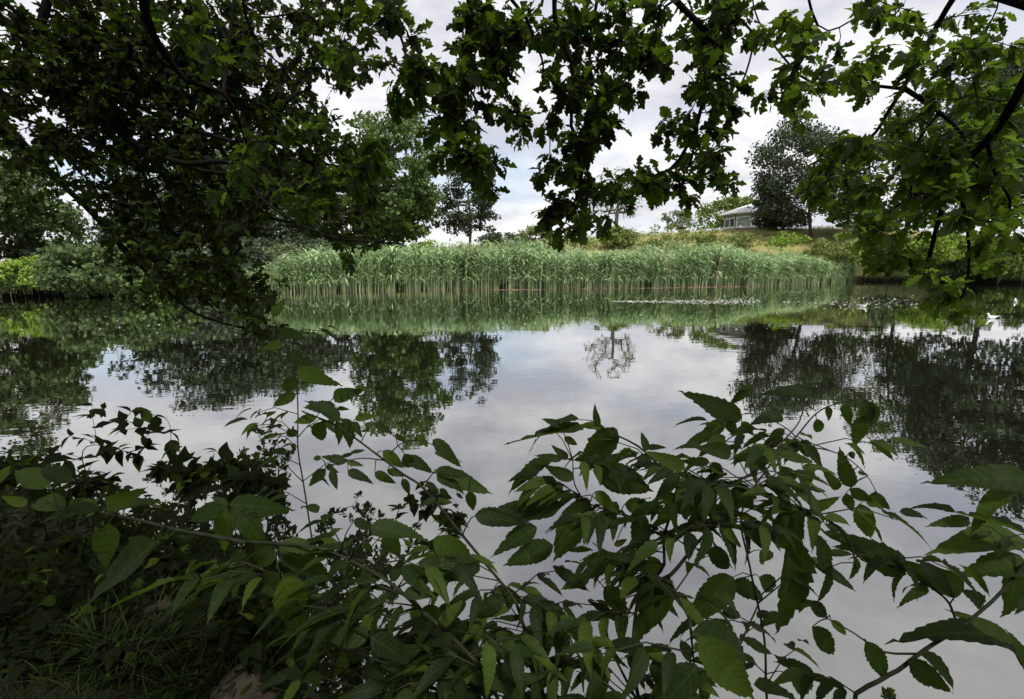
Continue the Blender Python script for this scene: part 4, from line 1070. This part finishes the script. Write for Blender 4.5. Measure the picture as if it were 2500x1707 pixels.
# every shrub: label, base (x, y), stems [(frame, points, depth at first point, depth at last, radius)]
ELDERS = [
 ('elder shrub with a forked dark stem, standing tallest in the lower middle', (.42, .98), [
   (q3, [(690, 1500), (700, 1130), (770, 1020), (830, 940), (825, 820), (860, 700), (890, 570)], .95, 1.12, .0065),
   (q3, [(890, 570), (1010, 550), (1150, 550), (1350, 620), (1573, 700), (1640, 740)], 1.12, 1.05, .0045),
   (q3, [(890, 570), (800, 460), (700, 370), (600, 320), (530, 280)], 1.12, 1.2, .0038),
   (q3, [(770, 1030), (860, 990), (960, 870), (1050, 770), (1100, 745)], 1.0, 1.02, .005),
   (q3, [(830, 800), (940, 755), (1100, 745), (1250, 790)], 1.08, 1.0, .003),
   (q3, [(1150, 555), (1300, 470), (1400, 350), (1480, 250), (1500, 150)], 1.1, 1.3, .003),
   (q3, [(820, 805), (740, 760), (620, 690), (470, 650), (400, 560), (390, 440)], 1.08, 1.15, .003),
   (q3, [(950, 1200), (960, 1300), (975, 1440)], .82, .75, .003),
   (q3, [(850, 1000), (940, 1190)], 1.0, .85, .003),
   (q3, [(690, 1640), (420, 1380), (350, 1180)], .95, 1.05, .0036),
   (q3, [(760, 1640), (1120, 1420), (1240, 1220), (1300, 1080)], .95, 1.05, .0036),
   (q3, [(720, 1640), (560, 1300), (560, 1080)], .95, 1.1, .0036)]),
 ('elder shrub with a long straight stem leaning up to the left over the water', (.15, 1.05), [
   (q2, [(1420, 1560), (1370, 1370), (1300, 1130), (1220, 1020), (1040, 800), (860, 580), (760, 510), (660, 435), (520, 330), (430, 270), (270, 205)], .95, 1.45, .0055),
   (q2, [(670, 435), (730, 370), (790, 345), (860, 350), (940, 390), (1040, 450)], 1.3, 1.3, .002),
   (q2, [(660, 440), (560, 430), (460, 450), (390, 480)], 1.3, 1.35, .002),
   (q2, [(860, 570), (900, 500), (1000, 495), (1080, 520)], 1.22, 1.2, .002),
   (q2, [(1040, 800), (1080, 720), (1160, 670)], 1.12, 1.1, .002),
   (q2, [(1400, 1640), (1000, 1420), (900, 1250)], .95, 1.15, .0034),
   (q2, [(1400, 1660), (1150, 1400), (1080, 1200)], .95, 1.15, .0034)]),
 ('elder shrub whose downy stem arches low to the left above the grass tuft', (.02, .95), [
   (q2, [(1200, 1560), (1040, 1340), (820, 1140), (680, 1020), (500, 920), (350, 860), (150, 840), (0, 830)], .88, .92, .0058),
   (q1, [(1258, 785), (1050, 745), (900, 720), (750, 680), (540, 635), (400, 615), (290, 600)], .92, .98, .0046),
   (q1, [(1400, 790), (1425, 930), (1440, 990)], .92, .88, .002),
   (q1, [(1190, 760), (1170, 600)], .93, .95, .002),
   (q2, [(820, 1150), (700, 1190), (590, 1290)], .9, .82, .003),
   (q2, [(1100, 1660), (760, 1450), (560, 1380), (420, 1330)], .9, 1.0, .0034),
   (q2, [(1000, 1660), (640, 1560), (420, 1500)], .9, .95, .0034)]),
 ('elder shrub with a bare thick stem rising to the right edge', (1.15, .95), [
   (q4, [(560, 1640), (680, 1500), (770, 1450), (900, 1350), (1060, 1250), (1150, 1180), (1260, 1080), (1400, 900), (1420, 700)], .92, 1.05, .0068),
   (q4, [(1060, 1240), (1020, 1130), (970, 1080), (900, 1010), (820, 970), (700, 920)], 1.0, 1.05, .003),
   (q4, [(1080, 1250), (1200, 1290), (1330, 1360), (1377, 1440), (1420, 1520)], 1.0, .95, .003),
   (q4, [(880, 1370), (700, 1360), (560, 1270), (430, 1200)], .97, 1.0, .0028)]),
 ('elder shrub with thin twigs and drooping leaves beside the right of the forked stem', (.85, 1.1), [
   (q4, [(150, 1640), (130, 1300), (60, 950), (20, 700), (130, 500), (280, 330), (400, 200), (560, 150), (620, 150)], 1.1, 1.5, .004),
   (q4, [(180, 480), (240, 400), (360, 380), (490, 410), (580, 470), (640, 540), (670, 600)], 1.35, 1.35, .0024),
   (q4, [(280, 330), (240, 290), (100, 220), (-60, 230)], 1.4, 1.4, .002),
   (q4, [(-240, 560), (0, 565), (200, 640), (420, 720), (520, 800), (560, 900), (570, 960)], 1.05, 1.0, .004)]),
 ('upright thin elder shoot rising against the tree reflections on the left', (-.35, 1.6), [
   (q2, [(350, 1300), (340, 1000), (300, 700), (275, 540), (250, 380), (250, 180), (230, 0), (130, -250)], 1.45, 1.75, .0042),
   (q2, [(275, 545), (210, 480), (120, 380)], 1.55, 1.6, .002),
   (q2, [(250, 330), (330, 240), (430, 130)], 1.6, 1.6, .002)]),
]
# leaves: frame, base, tip, width (frame px)
ELD_LEAVES = [(q3, b, t, w) for b, t, w in [
 ((600, 290), (395, 530), 170), ((440, 285), (65, 350), 75), ((420, 245), (135, 235), 40), ((510, 275), (500, 180), 32), ((570, 285), (612, 300), 30), ((290, 445), (40, 525), 50), ((395, 530), (245, 455), 75),
 ((365, 435), (300, 365), 45), ((335, 437), (220, 415), 36), ((330, 275), (245, 240), 34), ((290, 285), (285, 325), 30), ((350, 330), (430, 375), 36), ((490, 490), (800, 592), 115), ((335, 655), (-20, 690), 110), ((470, 640), (285, 940), 150), ((215, 760), (-5, 905), 130),
 ((295, 850), (50, 945), 115), ((745, 395), (728, 300), 44), ((745, 385), (850, 360), 30), ((925, 480), (742, 400), 60), ((1195, 245), (975, 135), 90), ((1115, 250), (980, 372), 92), ((1130, 250), (1190, 345), 70),
 ((1200, 255), (1275, 340), 75), ((1230, 105), (1135, 182), 42), ((1255, 78), (1133, 122), 24), ((1395, 225), (1240, 270), 120), ((1540, 115), (1275, 125), 75), ((1405, 290), (1315, 365), 75), ((1150, 405), (990, 380), 62), ((1005, 372), (905, 355), 26),
 ((1045, 448), (905, 440), 46), ((1335, 440), (1225, 432), 62), ((1490, 340), (1525, 442), 72), ((1535, 470), (1500, 595), 62), ((880, 600), (1170, 720), 115), ((820, 600), (985, 725), 95), ((1045, 860), (1195, 1015), 140),
 ((1385, 690), (1500, 975), 140), ((1430, 800), (1430, 1325), 110), ((1160, 1000), (920, 1225), 190), ((860, 1015), (668, 1345), 235), ((965, 1270), (1430, 1415), 150), ((985, 1430), (740, 1720), 230), ((990, 1290), (1300, 1620), 210),
 ((220, 1120), (440, 1430), 190), ((1480, 965), (1545, 1092), 32), ((1490, 1110), (1580, 1240), 60), ((1385, 1175), (1275, 1250), 85), ((1285, 1000), (1410, 1085), 62), ((1150, 1040), (1395, 1095), 85), ((1105, 1170), (1245, 1172), 52),
 ((500, 590), (620, 700), 80), ((640, 650), (850, 700), 95), ((590, 850), (655, 815), 40), ((515, 880), (610, 975), 80), ((1055, 450), (1130, 545), 75), ((1395, 470), (1475, 625), 95), ((1230, 560), (1100, 660), 100), ((720, 690), (700, 960), 90),
 ((690, 900), (560, 960), 110), ((560, 940), (420, 1010), 90), ((470, 1000), (330, 1060), 80), ((1250, 760), (1390, 860), 110), ((1290, 870), (1400, 1000), 90), ((1180, 560), (1280, 700), 100), ((600, 640), (520, 800), 90), ((760, 900), (840, 1080), 150), ((540, 1050), (700, 1230), 180), ((100, 1300), (330, 1480), 170), ((420, 1400), (640, 1560), 170), ((60, 1100), (-120, 1190), 110)]]
ELD_LEAVES += [(q2, b, t, w) for b, t, w in [
 ((375, 258), (300, 395), 115), ((470, 240), (540, 405), 62), ((440, 252), (458, 382), 62), ((520, 255), (562, 335), 50), ((430, 190), (255, 175), 75), ((440, 190), (492, 195), 30), ((450, 245), (300, 140), 75), ((525, 242), (625, 220), 32),
 ((570, 272), (622, 260), 42), ((620, 262), (700, 305), 62), ((715, 318), (778, 352), 28), ((818, 318), (893, 385), 34), ((900, 340), (1042, 475), 55), ((908, 405), (992, 432), 22), ((660, 395), (775, 485), 52), ((770, 428), (908, 492), 72), ((760, 410), (830, 522), 82),
 ((912, 490), (1075, 512), 42), ((918, 510), (1055, 592), 62), ((680, 490), (765, 512), 36), ((382, 482), (298, 572), 50), ((480, 450), (355, 420), 62), ((410, 490), (440, 582), 46), ((362, 432), (298, 425), 24), ((490, 452), (562, 460), 46), ((490, 490), (612, 552), 46),
 ((620, 500), (722, 547), 62), ((752, 530), (802, 612), 46), ((912, 622), (830, 668), 50), ((920, 640), (1002, 640), 42), ((868, 548), (935, 605), 36), ((930, 578), (992, 622), 42), ((1070, 590), (1100, 712), 112), ((1012, 600), (1050, 625), 40),
 ((1490, 690), (1168, 610), 90), ((920, 500), (1185, 592), 60), ((1100, 705), (1400, 745), 90), ((350, 815), (475, 872), 82), ((520, 728), (635, 772), 50), ((660, 788), (765, 922), 72), ((600, 760), (862, 800), 90), ((560, 830), (622, 885), 90),
 ((150, 880), (-20, 965), 112), ((180, 985), (312, 1325), 142), ((150, 868), (472, 985), 100), ((590, 1290), (318, 1250), 150), ((600, 1290), (825, 1425), 150), ((830, 930), (1052, 1012), 112), ((840, 1160), (1002, 1192), 62), ((1140, 1170), (1040, 1395), 112),
 ((900, 820), (1195, 985), 112), ((1190, 1060), (1355, 1122), 72), ((1260, 1040), (1452, 1072), 28), ((1390, 1120), (1560, 1400), 180), ((200, 405), (115, 385), 62), ((250, 300), (170, 330), 60), ((640, 1000), (480, 980), 80), ((760, 1080), (900, 1060), 90), ((700, 1020), (760, 900), 80), ((480, 920), (380, 1000), 90), ((1000, 1290), (860, 1330), 90), ((940, 1230), (1020, 1130), 90), ((260, 60), (120, 100), 60), ((250, 10), (420, 60), 70), ((180, -120), (60, -90), 60), ((160, -180), (300, -150), 62), ((240, 120), (110, 190), 70), ((130, -250), (180, -340), 40), ((200, -60), (330, -20), 60), ((420, 140), (560, 100), 60), ((340, 235), (220, 260), 50)]]
ELD_LEAVES += [(q1, b, t, w) for b, t, w in [
 ((500, 620), (255, 548), 75), ((500, 622), (175, 655), 62), ((530, 618), (805, 550), 72), ((545, 600), (740, 505), 60), ((555, 690), (540, 935), 135), ((1160, 600), (1150, 845), 122), ((1155, 600), (915, 685), 82), ((1172, 592), (1465, 605), 112), ((1195, 612), (1415, 795), 132),
 ((1165, 595), (1075, 545), 60), ((800, 780), (335, 1195), 130), ((820, 735), (800, 800), 60), ((1400, 800), (1165, 905), 112), ((1430, 940), (1248, 1115), 112), ((1450, 962), (1592, 1315), 142), ((1430, 800), (1680, 775), 60), ((260, 1050), (240, 1170), 60), ((370, 470), (155, 380), 72), ((250, 500), (50, 400), 82), ((140, 590), (-10, 540), 80), ((1000, 730), (880, 800), 70), ((340, 605), (120, 570), 60)]]
ELD_LEAVES += [(q4, b, t, w) for b, t, w in [
 ((805, 968), (555, 840), 112), ((1085, 1062), (820, 930), 100), ((1180, 1132), (1080, 1070), 60), ((1320, 1335), (1130, 1150), 52), ((1310, 1320), (1008, 1125), 40), ((1390, 930), (1075, 1000), 135), ((1350, 955), (1300, 1242), 185), ((1395, 795), (1008, 665), 62), ((1395, 835), (988, 725), 42),
 ((1300, 812), (1250, 882), 62), ((1390, 565), (1042, 647), 42), ((1400, 530), (1075, 505), 112), ((612, 228), (555, 387), 72), ((510, 170), (562, 285), 62), ((610, 160), (765, 352), 62), ((608, 160), (682, 315), 62), ((430, 182), (460, 265), 52), ((380, 242), (420, 352), 42), ((330, 340), (342, 442), 72),
 ((545, 570), (498, 402), 85), ((485, 580), (418, 488), 62), ((580, 498), (636, 516), 42), ((540, 580), (665, 642), 52), ((662, 590), (692, 765), 72), ((590, 650), (656, 855), 82), ((670, 620), (768, 692), 36), ((520, 600), (560, 695), 72), ((530, 412), (614, 420), 36), ((350, 685), (492, 610), 42),
 ((420, 722), (582, 690), 42), ((425, 752), (562, 792), 42), ((370, 800), (462, 1012), 42), ((430, 960), (432, 1152), 32), ((345, 1120), (452, 1205), 70), ((290, 970), (362, 1092), 26), ((360, 1240), (492, 1395), 92), ((450, 1210), (562, 1292), 50), ((620, 1310), (772, 1565), 102), ((880, 1370), (1125, 1535), 62),
 ((820, 1400), (1045, 1565), 132), ((250, 1460), (395, 1565), 72), ((80, 1520), (405, 1585), 80), ((1400, 1440), (1320, 1280), 60), ((1390, 1100), (1340, 1160), 80), ((560, 905), (578, 1042), 26)]]

eld_meshes = []
for t in ELD:
    a = Acc(); a.add(t.V, t.loops, t.cnt, 0.0, t.extra); me = a.mesh('elder_leaf_mesh'); me.materials.append(MAT['elder_leaf']); eld_meshes.append(me)
rg = np.random.default_rng(104)
shr = []
for lab, (bx, by), stems in ELDERS:
    z = gz(bx, by)
    root = empty('elder_shrub', (bx, by, z), lab, 'shrub')
    pts3 = []
    for si, (fr, pp, Y0, Y1, rad) in enumerate(stems):
        n = len(pp); P = [at(*fr(p), Y0 + (Y1 - Y0) * i / (n - 1)) for i, p in enumerate(pp)]
        if si == 0: P = [np.array([bx, by, z - .05]), (P[0] + np.array([bx, by, z])) / 2 + np.array([.02, .03, 0])] + P
        sk = Skel(); sk.polyline(P, step=.03, connect=False)
        Q = np.array(sk.P); a = Acc(); a.tube(Q, np.linspace(rad, rad * .45, len(Q)), 7); a.build('stem', 'elder_stem', root)
        pts3.append(Q)
    Q = np.concatenate(pts3); shr.append((root, Q, np.stack(proj(Q)[:2], 1)))
twigs = [Acc() for _ in shr]; per_shrub = [[] for _ in shr]
for fr, b, t, w in ELD_LEAVES:
    bp_, tp_ = np.array(fr(b)), np.array(fr(t)); wpx = w * .5086
    best = None
    for i, (root, Q, q) in enumerate(shr):
        dd_ = ((q - bp_) ** 2).sum(1); k = int(np.argmin(dd_))
        if best is None or dd_[k] < best[0]: best = (dd_[k], i, k)
    _, i, k = best; Q = shr[i][1]
    Yb = Q[k][1] + rg.normal(0, .03)
    p0 = at(*bp_, max(.55, Yb)); lpx = np.linalg.norm(tp_ - bp_); L3 = lpx * np.linalg.norm(p0 - CAM) / F
    p1 = at(*tp_, max(.5, p0[1] + np.clip(rg.normal(-.08, .16), -.35, .25) * min(L3, .14)))
    x = (p1 - p0) * 1.02; L3 = np.linalg.norm(x); xh = x / L3
    v = CAM - (p0 + p1) / 2; v /= np.linalg.norm(v)
    n0 = v - (v @ xh) * xh; n0 /= np.linalg.norm(n0); b0 = np.cross(xh, n0)
    ratio = wpx / lpx; full = .30
    tilt = math.acos(min(1, ratio / full)) if ratio < full else rg.normal(0, .15)
    c1, c2 = n0 * math.cos(tilt) + b0 * math.sin(tilt), n0 * math.cos(tilt) - b0 * math.sin(tilt)
    nrm = c1 if c1[2] > c2[2] else c2
    sy = L3 * min(1.25, max(1.0, ratio / full))
    per_shrub[i].append((p0, x, nrm, L3, sy))
    d0 = Q[k]; mid = (d0 + p0) / 2 + np.array([0, 0, .12 * np.linalg.norm(d0 - p0)])
    if np.linalg.norm(d0 - p0) > .004: twigs[i].tube([d0, mid, p0], [.0016, .0013, .0010], 5)
# more pinnate leaves along the stems, and the thick growth low down
for i, (root, Q, q) in enumerate(shr):
    low = q[:, 1] > 1230
    cand = np.nonzero(low)[0]; n_more = {0: 62, 1: 50, 2: 48, 3: 5, 4: 26, 5: 14}[i]
    if i in (0, 4): cand = np.nonzero((q[:, 1] > 1080) & (q[:, 0] < 2050))[0]
    if i in (1, 2): cand = np.nonzero(q[:, 1] > 1360)[0]
    if i == 5: cand = np.nonzero((q[:, 1] < 1500))[0]
    for _ in range(n_more):
        k = int(rg.choice(cand)); p = Q[k]
        d = np.array([rg.choice([-1, -1, 1]) * (.6 + .5 * rg.random()), rg.normal(.05, .45), .05 + .45 * rg.random()]); d /= np.linalg.norm(d)
        ln = .12 + .09 * rg.random(); tip = p + d * ln + np.array([0, 0, -.02]); mid = p + d * ln * .5 + np.array([0, 0, .015])
        twigs[i].tube([p, mid, tip], [.0018, .0015, .001], 5)
        side = np.cross(d, [0, 0, 1]); side /= np.linalg.norm(side) + 1e-9
        for f_, s in ((1, 0), (.8, 1), (.8, -1), (.5, 1), (.5, -1), (.22, 1), (.22, -1))[:5 if rg.random() < .5 else 7]:
            o0 = p + d * ln * f_; xx = d * (.75 if s else 1) + side * s * .65 + np.array([0, 0, -.15 - .45 * rg.random()])
            L3 = .058 + .045 * rg.random()
            if i == 5: L3 *= .8
            per_shrub[i].append((o0, xx, np.array([0, 0, 1.0]) + rg.normal(0, .3, 3), L3, L3 * 1.02))
for i, (root, Q, q) in enumerate(shr):
    ps = sorted(per_shrub[i], key=lambda a_: -a_[3]); rest = ps[300:]; ps = ps[:300]
    if rest:
        a = Acc(); scatter(a, ELD, np.array([r_[0] for r_ in rest]), np.array([r_[1] for r_ in rest]), np.array([r_[2] for r_ in rest]), np.array([r_[3] for r_ in rest]), np.array([r_[4] for r_ in rest]), rng=rg)
        o = a.build('foliage', 'elder_leaf', root); o['kind'] = 'stuff'
    place_leaves(root, 'leaf', eld_meshes, np.array([a[0] for a in ps]), np.array([a[1] for a in ps]), np.array([a[2] for a in ps]), np.array([a[3] for a in ps]), np.array([a[4] for a in ps]), rg)
    o = twigs[i].build('petioles', 'elder_stem', root); o['kind'] = 'stuff'

# ------------------------------------------------------------------ undergrowth, grass and stones on the near bank
rg = np.random.default_rng(105)
def herb(label, name, base_px, base_z, tips_px, Y, leaf, per, mat='herb_leaf', cat='plant', r0=.0012, wr=1.0):
    b = on_z(*base_px, base_z); b[2] = gz(b[0], b[1])
    root = empty(name, tuple(b), label, cat)
    sk = Skel(); sk.add(b - [0, 0, .03], -1)
    T = [at(px, py, Y + rg.normal(0, .12)) for px, py in tips_px]
    tips = sk.reach(T, rg, step=.05, sag=.12, wob=.05)
    R = sk.radii(r0, 2.3, .006)
    sk.mesh_parts(R, 6, 4, root, 'elder_stem', trunk_name='stem', branch_name='side_stems')
    me_l = []
    for t in HERB:
        a = Acc(); a.add(t.V, t.loops, t.cnt, 0.0, t.extra); me = a.mesh('herb_leaf_mesh'); me.materials.append(MAT[mat]); me_l.append(me)
    P, X, Nn, S_ = [], [], [], []
    pts = np.array(sk.P)
    for node, _ in tips:
        k = node; c = 0
        while k > 0 and c < per:
            p = pts[k]; d = p - pts[sk.par[k]]; d /= np.linalg.norm(d) + 1e-9
            for s in (0, 1):
                v = rg.normal(size=3); v -= (v @ d) * d; v /= np.linalg.norm(v)
                P.append(p); X.append(v + d * .5 + np.array([0, 0, -.2])); Nn.append(np.array([0, 0, 1]) + rg.normal(0, .35, 3)); S_.append(leaf * (.6 + .7 * rg.random()))
            k = sk.par[k]; c += 1
    P, X, Nn, S_ = map(np.array, (P, X, Nn, S_))
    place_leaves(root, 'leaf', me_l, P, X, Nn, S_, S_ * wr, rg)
    return root
def spread(cx, cy, rx, ry, n):
    return [(cx + rx * math.cos(a) * math.sqrt(r), cy + ry * math.sin(a) * math.sqrt(r)) for a, r in zip(rg.random(n) * 6.283, rg.random(n))]
herb('bramble sprig with dark leaves outlined against the reflected sky at left', 'bramble', (330, 1330), .3, [(170, 1065), (250, 1000), (225, 990), (320, 1005), (380, 1015), (400, 1060), (300, 1050), (340, 1110), (200, 1120), (270, 1090), (140, 1110), (420, 1110), (360, 1060)], 2.3, .075, 4, cat='bramble')
herb('leafy bramble growing right of the outlined sprig on the bank', 'bramble', (470, 1340), .3, spread(480, 1140, 110, 50, 26), 2.3, .07, 4, cat='bramble')
herb('bramble thicket at the left edge of the bank above the grasses', 'bramble', (130, 1360), .3, spread(120, 1170, 150, 60, 26), 2.2, .075, 4, cat='bramble')
herb('thin bramble with yellowish leaves beside the upright elder shoot', 'bramble', (560, 1380), .25, spread(610, 1190, 70, 60, 22), 2.1, .07, 4, cat='bramble')
herb('ivy like herb with pale round leaves above the lower stone', 'herb', (600, 1560), .25, spread(560, 1440, 90, 110, 22), 1.6, .05, 3, cat='herb', wr=1.5)
herb('tangled herb with small leaves along the water edge below the arching stem', 'herb', (730, 1650), .1, spread(780, 1480, 130, 120, 34), 1.5, .05, 4, cat='herb')
herb('low dark herb at the bottom edge below the forked elder stem', 'herb', (1020, 1690), .0, spread(1000, 1600, 170, 80, 30), 1.3, .06, 4, cat='herb')
herb('short herb with toothed leaves on the dark bank left of the upper stone', 'herb', (200, 1500), .4, spread(180, 1370, 140, 80, 20), 1.8, .055, 3, cat='herb')
herb('spindly weed standing behind the long straight elder stem', 'herb', (1010, 1500), .0, spread(1040, 1290, 90, 110, 20), 1.7, .05, 4, cat='herb')

# undergrowth: small leaves and dead twigs massed along the bank edge
acc = Acc(); P = []; 
while len(P) < 3600:
    px_, py_ = rg.random() * 760 - 40, 1090 + rg.random() * 620
    p = on_z(px_, py_, .35); dn_ = near(p[0]) - p[1]
    if dn_ < -.18 or rg.random() > (1.0 if dn_ < .35 else .30): continue
    P.append((p[0], p[1], max(gz(p[0], p[1]), 0) + .02 + rg.random() ** 1.8 * (.34 if dn_ < .35 else .12)))
P = np.array(P); n = len(P)
scatter(acc, HERB, P, np.stack([rg.normal(size=n), rg.normal(size=n), -.3 + .3 * rg.normal(size=n)], 1), np.array([0, -.1, 1.0]) + rg.normal(0, .45, (n, 3)), .035 + .05 * rg.random(n), rng=rg)
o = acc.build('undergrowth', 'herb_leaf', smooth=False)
tag(o, 'dark tangled undergrowth of small leaves along the near bank edge', 'undergrowth', kind='stuff')
acc = Acc()
for _ in range(70):
    px_, py_ = rg.random() * 640, 1200 + rg.random() * 480
    p = on_z(px_, py_, .42); h = gz(p[0], p[1])
    if h < .1: continue
    a = rg.random() * 6.28; l = .08 + .22 * rg.random(); q0 = np.array([p[0], p[1], h + .01 + .05 * rg.random()]); d = np.array([math.cos(a), math.sin(a), .1 + .3 * rg.random()])
    acc.tube([q0, q0 + d * l * .5 + rg.normal(0, .012, 3), q0 + d * l], [.0022, .0018, .001], 4, rg.random())
o = acc.build('dead_twigs', 'elder_stem', smooth=False)
tag(o, 'pale dead twigs and stalks scattered on the dark bank', 'twigs', kind='stuff')

# grass: long blades
GB = []
for s in range(6):
    r = np.random.default_rng(400 + s); V = []; F_ = []; E = []
    for b in range(7):
        B = blade(5, .75 + .5 * r.random(), .016 + .012 * r.random(), .5 + .8 * r.random(), r.random() * 6.28, 0, .15 + .5 * r.random())
        o_ = len(V); V += [tuple(v) for v in B]; E += [(max(v[2], 0), 0, 0) for v in B]
        F_ += [[o_ + 2 * i, o_ + 2 * i + 1, o_ + 2 * i + 3, o_ + 2 * i + 2] for i in range(5)]
    GB.append(Tpl(V, F_, E))
def grass(name, label, n, px_area, z, size):
    P = []
    while len(P) < n:
        cx_, cy_, rx, ry = px_area; a = rg.random() * 6.283; r = math.sqrt(rg.random())
        p = on_z(cx_ + rx * r * math.cos(a), cy_ + ry * r * math.sin(a), z); h = gz(p[0], p[1])
        if h > .08: P.append((p[0], p[1], h - .01))
    P = np.array(P); a = rg.random(n) * 6.28; acc = Acc()
    scatter(acc, GB, P, np.stack([np.cos(a), np.sin(a), 0 * a], 1), np.stack([rg.normal(0, .15, n), rg.normal(.05, .15, n), np.ones(n)], 1), size * (.6 + .7 * rg.random(n)), rng=rg)
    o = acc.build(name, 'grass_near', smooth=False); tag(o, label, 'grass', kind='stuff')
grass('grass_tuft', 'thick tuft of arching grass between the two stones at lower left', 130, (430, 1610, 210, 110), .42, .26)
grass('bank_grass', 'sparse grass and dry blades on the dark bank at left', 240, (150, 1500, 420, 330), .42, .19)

def stone(px, py, r, label, seed, sq=(1, .8, .6)):
    p = on_z(px, py, .36); z = gz(p[0], p[1]); rr = np.random.default_rng(seed)
    import bmesh
    bm = bmesh.new(); bmesh.ops.create_icosphere(bm, subdivisions=4, radius=1.0)
    ph = rr.random((7, 3)) * 6.28; fr_ = rr.normal(size=(7, 3)) * 1.7
    for v in bm.verts:
        c = np.array(v.co); k = 1 + sum(.09 / (1 + i * .25) * math.sin(fr_[i] @ c * (1 + i * .5) + ph[i, 0]) for i in range(7))
        q = c * k * r * np.array(sq); q[2] = max(q[2], -r * sq[2] * .6); v.co = q
    me = bpy.data.meshes.new('stone'); bm.to_mesh(me); bm.free()
    for f_ in me.polygons: f_.use_smooth = True
    me.materials.append(MAT['stone']); o = link('stone', me); o.location = (p[0], p[1], z + r * .18); o.rotation_euler = (0, 0, rr.random() * 6)
    tag(o, label, 'stone', 'stones on the near bank')
stone(398, 1500, .12, 'brown flat stone behind the grass tuft', 1)
stone(605, 1680, .12, 'brown rounded stone at the bottom edge beside the dark water', 2, (1, .9, .75))
